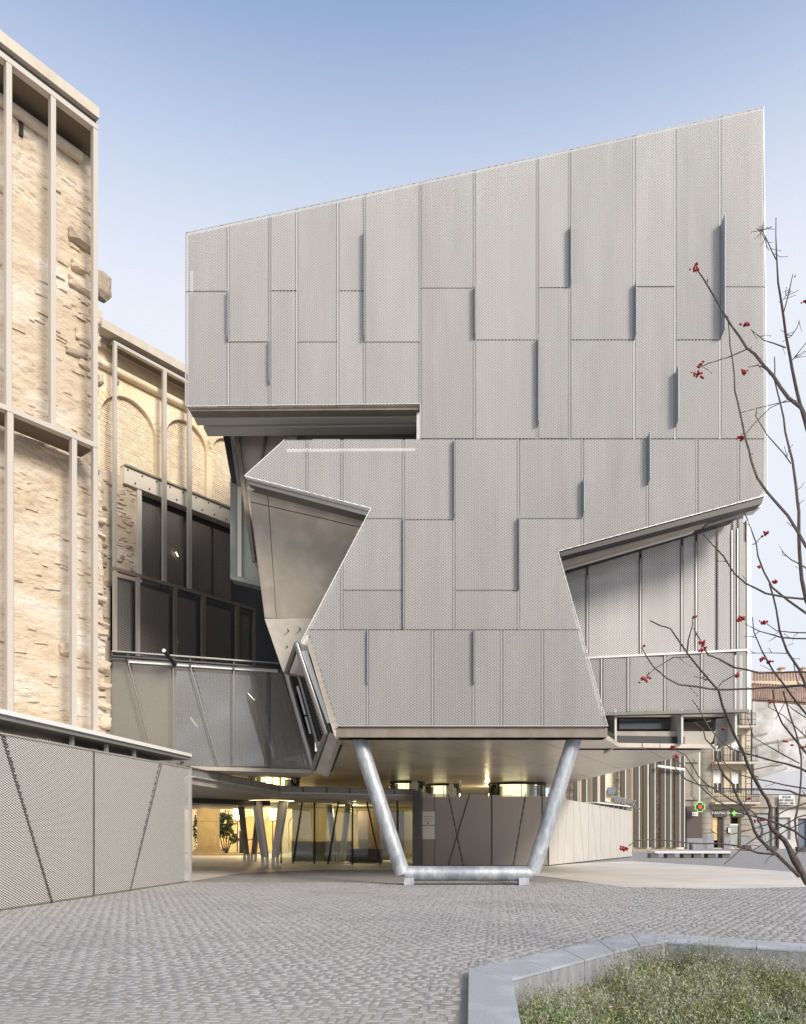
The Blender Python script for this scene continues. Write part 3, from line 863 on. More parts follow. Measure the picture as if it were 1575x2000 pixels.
# glass and dark room behind
def ppoly(pl, pts, n, ext, name, m, parent, **kw):
    P = [pl.hit(a, b, n) for a, b in pts]
    return MB().prism(P, pl.n * -ext).obj(name, m, parent, **kw)
for (a, b) in ((345, 456), (458, 524), (526, 600)):
    ppoly(pl3, [(a, 1306), (b, 1306), (b, 1496), (a, 1496)], -.35, .02, 'link_glazing', M_GLASSR, museum)
ppoly(pl3, [(216, 1300), (345, 1300), (345, 1496), (216, 1496)], -.35, .1, 'link_wall', mat('taupe_wall', (.24, .21, .18), .8), museum)
zl = 7.0
MB().pbox(pl3, tL, tR + .6, 3.95, 7.5, -1.9, -1.6).obj('link_back_wall', mat('link_interior', (.22, .215, .20), .6), museum)
MB().pbox(pl3, pl3.tz(373)[0], tR + .25, 3.80, 3.93, -1.9, .02).obj('link_floor_slab', M_CONC, museum)
MB().pbox(pl3, tL, tR - 1.0, 7.42, 7.48, -1.9, -.05).obj('link_roof', M_STEELM, museum)
for a, b in (((372, 1401), (386, 1420)),):
    MB().bar(pl3.hit(*a, -1.0), pl3.hit(*b, -1.0), .05, .05).obj('tube_light', M_TUBEL, museum)
MB().bar(pl3.hit(250, 1291, .05), pl3.hit(548, 1311, .05), .11, .05, up=pl3.n).obj('link_painted_sky', M_WHITE, museum)  # white bar paints the sky's reflection along the top of the link
for dz, w in ((1272, .05), (1281, .05)):
    MB().bar(pl3.hit(219, dz, .15), pl3.hit(546, dz + 24, .15), w, .12, up=pl3.n).obj('link_rail', M_STEELG if dz == 1272 else M_STEELD, museum)
for px in (219, 250, 339, 372, 457, 545):
    MB().bar(pl3.hit(px, 1272 + (px - 219) * .073, .12), pl3.hit(px, 1290 + (px - 219) * .073, .12), .05, .08, up=pl3.n).obj('link_rail_post', M_STEELD, museum)
fl = MB().tube([pl3.hit(342, 1298, .1), pl3.hit(321, 1271, .9)], .07, 10).obj('spotlight', M_STEELD, None, True)
tag(fl, 'dark tubular spotlight with a white end poking over the link roof rail', 'spotlight')
MB().tube([pl3.hit(321, 1271, .9), pl3.hit(320.5, 1270.4, .93)], .062, 10).obj('lens', M_WHITE, fl)

# ------------------------------------------------------------------ V-shaped galvanised prop
prop = thing('steel_prop', 'big galvanised steel prop of two leaning tubes joined by a low beam, under the museum', 'steel prop', (at(910, 0, 23.8).x, 23.8, 0))
YV = 23.75
def V3(px, py): return at(px, py, YV)
a, b, c, d = V3(701, 1446), V3(787, 1706), V3(1040, 1706), V3(1122, 1446)
MB().tube([a + Vector((0, 0, .06)), b + Vector((-.0, 0, -.02))], .235, 28).obj('leaning_tube', M_GALV, prop, True)
MB().tube([d + Vector((0, 0, .06)), c], .235, 28).obj('leaning_tube', M_GALV, prop, True)
MB().tube([b + Vector((.06, 0, 0)), c - Vector((.04, 0, 0))], .232, 28).obj('low_beam', M_GALV, prop, True)
for px in (799, 1022):
    q = V3(px, 1720)
    MB().box(q.x - .16, q.x + .16, YV - .2, YV + .2, .012, q.z + .1).obj('foot', M_GALV, prop, bevel=.01)
for q in (a, d):
    MB().tube([q + Vector((0, 0, .075)), q + Vector((0, 0, .115))], .30, 24).obj('head_plate', M_GALV, prop, True)

# ------------------------------------------------------------------ front perforated boundary wall on the left
scr = thing('perforated_wall', 'near pale expanded-metal boundary wall with slanting joints and white-topped ledge', 'perforated wall', (pl4.o.x, pl4.o.y, 0))
def S2(px, py): return pl4.tz(px, py)
t0s, t1s = -4.0, S2(372, 1700)[0]
so = [(t0s, 0.03), (t1s, 0.03), (t1s, 3.76), (S2(0, 1430)[0], 3.69), (t0s, 3.62)]
tA0, zA0 = S2(0, 1440); tA1, _ = S2(102, 1766)
tB = S2(183, 1600)[0]
tC0 = S2(315, 1493)[0]; tC1 = S2(254, 1740)[0]
j4 = [[(t0s, 0), (tA1, 0), (tA0, 3.9), (t0s, 3.9)], [(tA1, 0), (tB, 0), (tB, 3.9), (tA0, 3.9)], [(tB, 0), (tC1, 0), (tC0, 3.9), (tB, 3.9)], [(tC1, 0), (t1s, 0), (t1s, 3.9), (tC0, 3.9)]]
for q in j4:
    me = expanded_mesh(pl4, [inset(q, .025), so], w=.115, h=.054, hole=.62, depth=.010)
    if me: link('mesh_panel', me, M_MESHW, scr)
for (ta, tb) in ((tA1, tA0), (tB, tB), (tC1, tC0)):
    MB().bar(pl4.p(ta, .02, .0), pl4.p(tb, 3.7, .0), .035, .05, up=pl4.n).obj('panel_joint', M_STEELM, scr)
MB().bar(pl4.p(t1s, 0.0, .0), pl4.p(t1s, 3.76, 0), .09, .09, up=pl4.n).obj('end_post', M_TRIM, scr)
MB().bar(pl4.p(t0s, 3.62, .0), pl4.p(t1s, 3.77, 0), .035, .06, up=pl4.n).obj('top_trim', M_TRIM, scr)
MB().pbox(pl4, t0s, t1s, 0.0, 3.6, -.45, -.2).obj('wall_core', M_BODY, scr)
tw1, zw1 = S2(365, 1476)
P = pl4.p
MB().hexa([P(t0s, 4.0, .18), P(tw1, zw1 - .04, .18), P(tw1, zw1 - .04, -1.6), P(t0s, 4.0, -1.6), P(t0s, 4.1, .18), P(tw1, zw1 + .06, .18), P(tw1, zw1 + .06, -1.6), P(t0s, 4.1, -1.6)]).obj('white_ledge', M_WHITE, scr)
MB().hexa([P(t0s, 3.9, .12), P(tw1 + .1, zw1 - .14, .12), P(tw1 + .1, zw1 - .14, -1.4), P(t0s, 3.9, -1.4), P(t0s, 3.995, .12), P(tw1 + .1, zw1 - .045, .12), P(tw1 + .1, zw1 - .045, -1.4), P(t0s, 3.995, -1.4)]).obj('ledge_frame', M_STEELG, scr)
MB().pbox(pl4, t0s, t1s, 3.63, 3.8, -1.3, -.6).obj('ledge_dark_box', M_STEELD, scr)  # dark box below the ledge
for px in (145, 212, 266, 360):
    t = S2(px, 1500)[0]
    MB().pbox(pl4, t - .05, t + .05, 3.7, 3.95, -.1, -.02).obj('ledge_post', M_STEELG, scr)

# ------------------------------------------------------------------ old stone building in a steel frame, far left
old = thing('stone_building', 'tall cream rubble-stone building behind pale steel posts on the far left', 'old building')
pl1 = Plane(at(190, 0, 21.5).x, 21.5, .628, .778)
old.location = (pl1.o.x, pl1.o.y, 0)
def A1(px, py, n=0.0): return pl1.off(n).tz(px, py)
ztop = A1(190, 215)[1]
tl_ = A1(-160, 500)[0]
# coping and soffit
MB().pbox(pl1, tl_, .0, ztop - .30, ztop, -3.2, .12).obj('coping', M_COPE, old)
MB().pbox(pl1, tl_, -.02, ztop - .42, ztop - .30, -3.0, -.02).obj('drip_board', M_STEELM, old)
MB().prism([pl1.p(t_, ztop - .58, n_) for t_, n_ in ((tl_, -.16), (-.05, -.16), (pl1.off(-1.3).tz(189)[0], -1.3), (tl_, -1.3))], (0, 0, .14)).obj('soffit_board', M_SOFFB, old)
MB().pbox(pl1, tl_, 0, ztop - .60, ztop - .46, -.14, .06).obj('top_beam', M_POST, old)
zm = A1(190, 868)[1]
MB().pbox(pl1, tl_, 0, zm - .13, zm, -.14, .062).obj('middle_beam', M_POST, old)
MB().pbox(pl1, tl_, -.02, zm - .11, zm - .02, -.85, -.14).obj('middle_shelf', M_SOFFB, old)
def post(pxa, pxb, za, zb_, par, pl=pl1, dep=.10, m=M_POST, side=True):
    ta, tb = pl.tz(pxa)[0], pl.tz(pxb)[0]
    MB().pbox(pl, ta, tb, za, zb_, -dep, .05).obj('post', m, par)
    if side:
        MB().pbox(pl, tb, tb + (tb - ta) * .30, za, zb_, -dep - .02, -dep * .3).obj('post_shade_strip', M_POSTW, par)  # added dark strip: shading of the post's inner side put into colour
for (a, b) in ((11, 22), (98, 108), (181, 190)): post(a, b, zm, ztop - .6, old)
for (a, b) in ((13, 25), (139, 149), (181, 190)): post(a, b, 2.5, zm - .13, old)
# stone wall: displaced sheet with a ragged right end
plw = pl1.off(-.95)
END = [(195, 290), (193, 420), (194, 520), (192, 600), (199, 640), (194, 700), (197, 760), (192, 800), (196, 900), (205, 1000), (203, 1060), (207, 1150), (205, 1200), (210, 1250), (208, 1320), (212, 1390), (212, 1640)]
def wall_end(z):
    ys = [(plw.tz(a, b)) for a, b in END]       # (t,z) descending z
    for (ta, za), (tb, zb_) in zip(ys[:-1], ys[1:]):
        if za >= z >= zb_:
            f = (za - z) / (za - zb_ + 1e-9); return ta + (tb - ta) * f
    return ys[0][0] if z > ys[0][1] else ys[-1][0]
tw0 = plw.tz(-170)[0]
NX, NZ = 84, 330
VV, FF = [], []
for j in range(NZ + 1):
    z = ztop - .5 - j * (ztop - .5) / NZ
    te = wall_end(z) + .05 * noise.noise(Vector((3, 0, z * 4)))
    for i in range(NX + 1):
        t = tw0 + (te - tw0) * i / NX
        w = Vector((t * 2.2, z * 4.2, 5.1))
        cell = noise.voronoi(w)[0]
        bmp = min(1.0, (cell[1] - cell[0]) * 2.4)
        mask = max(0.0, min(1.0, noise.noise(Vector((t * .5, z * .33, 1.7))) * 1.6 + .45 + max(0, (t - te + 1.0)) * .7))
        d = bmp * .045 * mask + noise.fractal(Vector((t * 1.3, z * 2.6, 0)), 1, 2, 4) * .022 + .02 * noise.noise(Vector((t * 5, z * 14, 2)))
        d += -.10 * max(0, 1 - (te - t) / .35)      # round the broken end
        VV.append(plw.p(t, z, d - .03))
for j in range(NZ):
    for i in range(NX):
        a = j * (NX + 1) + i
        FF.append((a, a + NX + 1, a + NX + 2, a + 1))
b0 = len(VV)
for j in range(NZ + 1):
    z = ztop - .5 - j * (ztop - .5) / NZ
    te = wall_end(z) + .05 * noise.noise(Vector((3, 0, z * 4)))
    VV.append(plw.p(te + .03, z, -.5)); VV.append(plw.p(te - .2, z, -1.8))
for j in range(NZ):
    a = j * (NX + 1) + NX
    FF.append((a, a + NX + 1, b0 + 2 * j + 2, b0 + 2 * j)); FF.append((b0 + 2 * j, b0 + 2 * j + 2, b0 + 2 * j + 3, b0 + 2 * j + 1))
me = me_from(VV, FF, 'rubble_wall')
link('rubble_wall', me, M_PLAST, old)
def rock(r, w, h, d, rough=.12):
    q = []
    for (sx, sz, n, k) in ((-1, -1, 0, 1), (1, -1, 0, 1), (1, 1, 0, 1), (-1, 1, 0, 1), (-1, -1, 1, .74), (1, -1, 1, .74), (1, 1, 1, .74), (-1, 1, 1, .74)):
        q.append(Vector((sx * w / 2 * k * (1 + r.uniform(-rough, rough)), -n * d * (1 + r.uniform(-.3, .3)), sz * h / 2 * k * (1 + r.uniform(-rough, rough)))))
    return me_from(q, [(0, 1, 2, 3), (4, 7, 6, 5), (0, 4, 5, 1), (1, 5, 6, 2), (2, 6, 7, 3), (3, 7, 4, 0)], 'stone')
rr = random.Random(5)
rocks = [rock(rr, 1, 1, 1, .3) for _ in range(8)]
for m_ in rocks: m_.materials.append(M_PLAST)
def boulder(seed):
    bm = bmesh.new(); bmesh.ops.create_icosphere(bm, subdivisions=2, radius=.62)
    for v in bm.verts:
        q = v.co.normalized()
        m_ = max(abs(q.x), abs(q.y), abs(q.z))
        v.co = q * (.5 / m_ * .97 + .62 * .03) * (1 + .13 * noise.fractal(q * 1.7 + Vector((seed * 9.1, 0, 0)), 1, 2, 4))
    me = bpy.data.meshes.new('stone'); bm.to_mesh(me); bm.free(); return me
bould = [boulder(k) for k in range(6)]
for m_ in bould: m_.materials.append(M_STONE)
bouldD = [m_.copy() for m_ in bould]
for m_ in bouldD: m_.materials.clear(); m_.materials.append(M_STONED)
rocksD = [m_.copy() for m_ in rocks]
for m_ in rocksD: m_.materials.clear(); m_.materials.append(M_STONED)
def put_rock(pl, t, z, w, h, d, par, n=0.0, dark=False, big=False):
    o = link('stone', rr.choice((bouldD if dark else bould) if big else (rocksD if dark else rocks)), None, par)
    o.location = inv_of(par) @ pl.p(t, z, n) if False else pl.p(t, z, n)
    o.scale = (w, d, h)
    o.rotation_euler = (0, rr.uniform(-.12, .12), math.atan2(pl.u.y, pl.u.x))
    return o
# large broken stones named in the photograph
k_big = 0
for (px, py, w, h, d, dk) in ((159, 470, 42, 30, .35, True), (152, 522, 22, 20, .3, True), (163, 560, 46, 24, .25, False), (197, 556, 32, 54, .30, True),
                              (186, 620, 16, 40, .3, True), (172, 660, 40, 26, .2, True), (150, 690, 34, 14, .16, True), (170, 715, 24, 16, .18, True),
                              (195, 740, 10, 26, .25, True), (165, 870, 26, 10, .12, True), (157, 1002, 22, 8, .12, True), (130, 1268, 24, 26, .25, True), (196, 1018, 20, 10, .2, False),
                              (197, 1170, 20, 12, .2, True), (199, 1235, 22, 14, .2, False), (200, 1300, 24, 22, .25, False), (203, 1340, 24, 12, .25, True),
                              (202, 1378, 24, 14, .25, True), (205, 1410, 20, 24, .2, False), (160, 1300, 30, 10, .12, False), (130, 1425, 30, 12, .2, True), (62, 862, 40, 10, .12, True), (105, 884, 44, 10, .12, True)):
    t, z = plw.tz(px, py)
    s = plw.o.y / FPX
    put_rock(plw, t, z, w * s / .78, h * s, d * 1.3, old, -.04, False if k_big % 3 else dk, True); k_big += 1
for k in range(235):
    z = rr.uniform(2.5, ztop - 1.2)
    te = wall_end(z)
    t = te - abs(rr.gauss(0, 1.0)) - .05 if rr.random() < .5 else rr.uniform(tw0 + .8, te - .1)
    put_rock(plw, t, z, rr.uniform(.14, .42), rr.uniform(.05, .16), rr.uniform(.02, .045), old, -.02, False)
MB().tube([plw.p(tw0, ztop - .86, .08), plw.p(-.0, ztop - .86, .08)], .15, 12).obj('cornice_roll', M_PLAST, old, True)
t, z = plw.tz(41, 240)
MB().pbox(plw, t - .05, t + .05, z - .36, z + .2, -.1, .05).obj('wall_slit', M_BLACK, old)
MB().pbox(plw, tw0, wall_end(10) - .9, 0, ztop - .5, -2.5, -.5).obj('wall_core', M_STONED, old)

# ------------------------------------------------------------------ arched church wall in a steel frame
ch = thing('church_wall', 'ochre wall with three blind brick arches and dark glazing behind pale posts', 'old building')
pl2 = Plane(at(222, 0, 30).x, 30, .628, .778)
ch.location = (pl2.o.x, pl2.o.y, 0)
p2w = pl2.off(-.8)
def B1(px, py): return pl2.tz(px, py)
zt2 = B1(222, 668)[1]
ta, tb = pl2.tz(185)[0], pl2.tz(520)[0]
MB().pbox(pl2, ta, tb, zt2 + .28, zt2 + .62, -3, .1).obj('coping', M_COPE, ch)
MB().pbox(pl2, ta, tb, zt2 + .05, zt2 + .28, -2.9, -.5).obj('soffit_board', M_COPE, ch)
MB().pbox(pl2, 0, tb, zt2 - .02, zt2 + .1, -.5, -.12).obj('soffit_board', M_SOFFB, ch)
MB().pbox(pl2, 0, tb, zt2 - .06, zt2 + .06, -.12, .04).obj('top_beam', M_POST, ch)
zm2 = B1(222, 1107)[1]; zl2 = B1(222, 1272)[1]
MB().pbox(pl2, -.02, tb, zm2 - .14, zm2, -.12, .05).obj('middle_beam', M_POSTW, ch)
MB().pbox(pl2, -.02, tb, zl2 - .1, zl2, -.12, .05).obj('lower_beam', M_STEELD, ch)
for a, b in ((222, 228), (318, 325), (367, 374)):
    post(a, b, zm2, zt2, ch, pl2, .08, M_POST, False)
for a, b in ((222, 228), (267, 273), (340, 346), (394, 401), (461, 467), (495, 500)):
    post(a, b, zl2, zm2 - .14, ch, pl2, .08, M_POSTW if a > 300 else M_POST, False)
# wall with arch notches
W = p2w.tz
arch = []
for (cxp, rxp, ya) in ((252, 305, 778), (365, 404, 823), (447, 478, 858)):
    tc = W(cxp)[0]; R = W(rxp)[0] - tc
    za = W(cxp, ya)[1]
    arch.append((tc, R, za))
zbeam = W(239, 930)[1]
wl_, wr = W(150)[0], W(520)[0]
outl = [(wl_, zt2 + .1), (wl_, zbeam)]
for (tc, R, za) in arch:
    zs_ = za - R
    outl.append((tc - R, zbeam)); outl.append((tc - R, zs_))
    for k in range(1, 16):
        an = math.pi - math.pi * k / 16
        outl.append((tc + R * math.cos(an), zs_ + R * math.sin(an)))
    outl.append((tc + R, zs_)); outl.append((tc + R, zbeam))
outl += [(wr, zbeam), (wr, zt2 + .1)]
MB().prism([p2w.p(t, z) for t, z in outl], p2w.n * -.4).obj('plaster_wall', M_YELL, ch)
for (tc, R, za) in arch:         # brick infill in courses
    zs_ = za - R
    mb = MB(); r4 = random.Random(int(R * 100))
    z = zbeam + .02; row = 0
    while z < za - .03:
        half = R if z < zs_ else math.sqrt(max(0, R * R - (z - zs_) ** 2))
        t = tc - half
        while t < tc + half - .02:
            L_ = min(r4.uniform(.28, .42), tc + half - t)
            mb.pbox(p2w, t + .006, t + L_ - .006, z, z + .062, -.3, -.16 + r4.uniform(-.008, .008))
            t += L_
        z += .082; row += 1
    mb.obj('brick_infill', M_BRICK, ch, kind='stuff')
    MB().pbox(p2w, tc - R - .05, tc + R + .05, zbeam, za + .05, -.39, -.31).obj('arch_backing', M_STONED, ch)
    mb = MB()                     # raised ring of voussoirs
    for k in range(18):
        a0 = math.pi * k / 18 + .012; a1_ = math.pi * (k + 1) / 18 - .012
        pts = [(R * 1.0, a0), (R * 1.0 + .32, a0), (R * 1.0 + .32, a1_), (R * 1.0, a1_)]
        MB().prism([p2w.p(tc + r_ * math.cos(an), zs_ + r_ * math.sin(an), .018) for r_, an in pts], p2w.n * -.1).obj('voussoir', M_YELL, ch)
MB().tube([p2w.p(wl_, zt2 - .62, .1), p2w.p(wr, zt2 - .62, .1)], .16, 12).obj('cornice_roll', M_YELL, ch, True)
MB().tube([p2w.p(W(222)[0], zt2 - 1.0, .02), p2w.p(W(222)[0] + .2, zt2 - 1.0, .02)], .1, 6).obj('cornice_bracket', M_STONED, ch)
# lintel beam with bolts
tb0 = W(239)[0]; zb0, zb1 = W(239, 912)[1], W(239, 945)[1]
MB().pbox(p2w, tb0, wr, zb1, zb0, -.3, .16).obj('lintel_beam', M_LINTEL, ch)
MB().pbox(p2w, tb0, wr, zb0, zb0 + .06, -.3, .24).obj('lintel_flange', M_STEELG, ch)
k_ = 0; t = tb0 + .15
while t < wr - .2:
    z = zb0 - .12 if k_ % 2 == 0 else zb1 + .14
    MB().tube([p2w.p(t, z, .15), p2w.p(t, z, .185)], .035, 6).obj('bolt', M_STEELD, ch)
    t += .33; k_ += 1
# stone pier below the beam and wall to the left
tp0, tp1 = W(262)[0], W(272)[0]
MB().prism([p2w.p(*q) for q in ((wl_, zbeam), (tb0 + .0, zbeam), (tb0 + .0, zb1 + .01), (W(266)[0], zb1 + .01), (W(266)[0], zm2 - .3), (W(216)[0], zm2 - .5), (W(216)[0], 0), (wl_, 0))], p2w.n * -.5).obj('stone_pier', M_PLAST, ch)
for k in range(46):
    put_rock(p2w, rr.uniform(W(228)[0], W(262)[0]), rr.uniform(zm2 + .1, zb1 - .1), rr.uniform(.14, .34), rr.uniform(.07, .15), rr.uniform(.03, .06), ch, .0, rr.random() < .3)
for k in range(40):
    put_rock(p2w, rr.uniform(W(196)[0], W(214)[0]), rr.uniform(4.5, zb1), rr.uniform(.14, .34), rr.uniform(.08, .18), rr.uniform(.03, .07), ch, .0, rr.random() < .5)
MB().pbox(p2w, W(266)[0], W(274)[0], zm2 - .3, zb1, -.3, .12).obj('jamb', M_LINTEL, ch)
MB().pbox(p2w, W(274)[0], W(277)[0], zm2 - .1, zb1 - .3, -.2, .02).obj('jamb_edge', M_WHITE, ch)
# dark glazing with mesh in front
ppoly(p2w, [(276, 955), (520, 955), (520, 1300), (216, 1300), (216, 1130), (276, 1130)], -.45, .05, 'dark_glazing', M_GLASSD, ch)
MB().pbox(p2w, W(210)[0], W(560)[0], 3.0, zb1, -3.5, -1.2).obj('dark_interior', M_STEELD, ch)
for a, b in ((278, 316), (322, 363), (370, 418), (421, 455)):
    tA, tB_ = W(a)[0], W(b)[0]
    me = expanded_mesh(p2w, [[(tA, zm2 + .02), (tB_, zm2 + .02), (tB_, zb1 - .35), (tA, zb1 - .35)]], w=.13, h=.07, hole=.72, n0=-.15)
    link('dark_mesh_panel', me, M_MESHD, ch)
for a, b in ((230, 265), (275, 338), (348, 392), (403, 459), (469, 494)):
    tA, tB_ = pl2.tz(a)[0], pl2.tz(b)[0]
    me = expanded_mesh(pl2, [[(tA, zl2 + .02), (tB_, zl2 + .02), (tB_, zm2 - .35), (tA, zm2 - .35)]], w=.13, h=.07, hole=.72, n0=-.3)
    link('dark_mesh_panel', me, M_MESHD, ch)
ppoly(pl2, [(222, 1125), (505, 1190), (505, 1320), (222, 1290)], -.6, .05, 'dark_glazing', M_GLASSD, ch)
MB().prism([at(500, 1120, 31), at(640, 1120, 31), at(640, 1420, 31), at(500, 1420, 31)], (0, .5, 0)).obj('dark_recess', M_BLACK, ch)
MB().bar(pl2.hit(344, 1078, -.8), pl2.hit(348, 1087, -.8), .04, .04).obj('tube_light', M_TUBEL, ch)
MB().bar(pl2.hit(345, 1251, -.5), pl2.hit(347, 1255, -.5), .03, .03).obj('tube_light', M_TUBEL, ch)

# ------------------------------------------------------------------ canopy under the building
can = thing('canopy', 'low concrete canopy with thin steel edge between the perforated wall and the glass lobby', 'canopy', (-5, 36, 0))
cpts = [(at(374, 0, 25.5).x, 25.5), (at(545, 0, 35.3).x, 35.3), (at(812, 0, 38.2).x, 38.2)]
back = [(.8, 50), (-16, 52), (-16, 26)]
MB().prism([Vector((x, y, 3.24)) for x, y in cpts + back], (0, 0, .22)).obj('canopy_slab', M_CONCL, can)
for (a, b) in zip(cpts[:-1], cpts[1:]):
    A, B = Vector((*a, 0)), Vector((*b, 0))
    pc = Plane(A.x, A.y, B.x - A.x, B.y - A.y); L_ = (B - A).length
    MB().pbox(pc, 0, L_, 3.46, 3.52, -.2, .12).obj('gutter', M_TRIM, can)
    MB().pbox(pc, 0, L_, 3.76, 3.80, -.12, .06).obj('edge_rail', M_STEELM, can)
    n = int(L_ / 1.15)
    for k in range(n):
        MB().pbox(pc, L_ * k / n + .03, L_ * (k + 1) / n - .03, 3.53, 3.76, -.04, 0).obj('edge_panel', M_STEELG, can)
    MB().pbox(pc, 0, L_, 3.50, 3.76, -.12, -.06).obj('edge_backing', M_STEELD, can)

# V columns below the canopy, then a darker pair behind
def vcol(x, y, label, m, s=1.0):
    r = thing('splayed_column', label, 'column', (x, y, 0), 'splayed columns under the canopy')
    for sg in (-1, 1):
        MB().tube([Vector((x + sg * .66 * s, y + .1 * sg, 3.26)), Vector((x + sg * .26 * s, y, .42))], [.245 * s, .20 * s], 18).obj('column_leg', m, r, True)
        for e_ in (-.11, .11):
            MB().hexa([(x + sg * .25 * s + e_ - .07, y - .1, .01), (x + sg * .25 * s + e_ + .07, y - .1, .01), (x + sg * .25 * s + e_ + .07, y + .1, .01), (x + sg * .25 * s + e_ - .07, y + .1, .01),
                       (x + sg * .27 * s + e_ - .07, y - .1, .45), (x + sg * .27 * s + e_ + .07, y - .1, .45), (x + sg * .27 * s + e_ + .07, y + .1, .45), (x + sg * .27 * s + e_ - .07, y + .1, .45)]).obj('foot_plate', M_WHITER, r)
    return r
vcol(at(528, 0, 38.5).x, 38.5, 'front pair of pale splayed columns under a lit ring in the canopy', M_COLM)
vcol(at(489, 0, 44).x, 44, 'darker splayed column pair behind the front pair', M_CONCD, .8)
ring = MB(); cxr, cyr = at(528, 0, 38.5).x, 38.5
for k in range(32):
    a0, a1_ = 2 * math.pi * k / 32, 2 * math.pi * (k + 1) / 32
    ring.add([(cxr + r_ * math.cos(a), cyr + r_ * math.sin(a), 3.232) for r_, a in ((.85, a0), (1.2, a0), (1.2, a1_), (.85, a1_))], [(0, 1, 2, 3)])
o = ring.obj('ring_light', mat('ring_glow', (1, .9, .6), .5, emit=(1, .78, .42), estr=1.6), None)
tag(o, 'warm ring light in the canopy around the front splayed columns', 'ring light')

# lit glass drums between canopy roof and soffit
def drum(px, hw, ytop_, label):
    Y0 = (zs - EYE) * FPX / (HZ - ytop_) / (1 - hw / FPX); R = hw / FPX * Y0
    x = at(px, 0, Y0).x
    r = thing('glass_drum', label, 'glass drum', (x, Y0, 3.6), 'lit glass drums under the soffit')
    def ringm(R0, R1, z0, z1, seg=40):
        mb = MB()
        for k in range(seg):
            a0, a1_ = 2 * math.pi * k / seg, 2 * math.pi * (k + 1) / seg
            pts = [(x + r_ * math.cos(a), Y0 + r_ * math.sin(a)) for r_, a in ((R0, a0), (R1, a0), (R1, a1_), (R0, a1_))]
            mb.hexa([(a_, b_, z0) for a_, b_ in pts] + [(a_, b_, z1) for a_, b_ in pts])
        return mb
    ringm(R - .02, R + .06, zs - .13, zs - .002).obj('rim', M_STEELD, r)
    ringm(R - .03, R, 3.5, zs - .13).obj('glass', M_GLASS, r, True)
    MB().tube([(x, Y0, zs - .06), (x, Y0, zs - .012)], R * .94, 32).obj('lit_ceiling', M_DRUM, r)
    MB().tube([(x, Y0, 3.5), (x, Y0, zs - .07)], R * .5, 28).obj('lit_core', M_DRUM, r, True)
    MB().tube([(x + R * .35, Y0 - R * .8, 3.5), (x + R * .35, Y0 - R * .8, zs - .01)], .24, 14).obj('inner_column', M_WHITE, r, True)
    for a in (-.5 * math.pi, -.5 * math.pi + .85, -.5 * math.pi - .85):
        MB().box(x + R * math.cos(a) - .02, x + R * math.cos(a) + .02, Y0 + R * math.sin(a) - .05, Y0 + R * math.sin(a), 3.5, zs - .1).obj('mullion', M_STEELD, r)
drum(528, 57, 1513, 'large lit glass drum above the splayed columns, leftmost under the soffit')
drum(795, 34, 1525, 'small lit glass drum just right of the left leaning tube')
drum(865, 35, 1530, 'small lit glass drum above the wall with the signs, second from the right')
drum(1010, 55, 1527, 'wide lit glass drum beside the right leaning tube')

# ------------------------------------------------------------------ glazed lobby wall
gw = thing('glass_lobby', 'glazed lobby front with thin black slanting mullions under the canopy', 'glass wall', (-3, 39, 0))
pl5 = plane_px(548, 41.0, 812, 37.6)
g = pl5.tz
H = 3.23
def gp(a, b, c, d): return [pl5.p(g(a)[0], .03), pl5.p(g(b)[0], .03), pl5.p(g(c)[0], H), pl5.p(g(d)[0], H)]
jn = [(550, 550), (573, 591), (615, 615), (641, 662), (689, 689), (744, 717), (777, 777), (808, 808)]
for (a, a2), (b, b2) in zip(jn[:-1], jn[1:]):
    MB().prism(gp(a, b, b2, a2), pl5.n * -.02).obj('pane', M_GLASS, gw)
for (a, a2) in jn:
    MB().bar(pl5.p(g(a)[0], .0, .03), pl5.p(g(a2)[0], H, .03), .055, .07, up=pl5.n).obj('mullion', M_BLACK, gw)
MB().pbox(pl5, g(808)[0], g(824)[0], 0, 3.7, -.1, .12).obj('door_post', M_STEELM, gw)
MB().box(-7, 1.0, 48.5, 48.8, .01, 3.2).obj('lobby_back_wall', M_WARMW, gw)
MB().box(at(700, 0, 46).x, at(790, 0, 46).x, 46, 46.2, .01, 2.95).obj('dark_partition', mat('brown_partition', (.11, .075, .05), .6), gw)
MB().box(at(570, 0, 44).x, at(690, 0, 44).x, 44, 44.1, .01, 1.15).obj('low_partition', mat('grey_partition', (.19, .18, .16), .5), gw)
de = thing('reception_desk', 'dark reception desk seen through the lobby glass', 'desk', (at(715, 0, 42).x, 42, 0))
q = at(715, 0, 42).x
MB().box(q - .9, q + .9, 42, 42.6, .01, .72).obj('desk_front', M_STEELD, de)
MB().box(q - .95, q + .95, 41.95, 42.65, .722, .78).obj('desk_top', M_STEELM, de)
MB().box(q - .3, q + .25, 42.1, 42.4, .785, 1.1).obj('desk_screen', M_WHITER, de)
for xx, yy in ((at(662, 0, 43.5).x, 43.5),):
    vcol(xx, yy, 'pale splayed columns inside the glass lobby', M_COLM, .8)

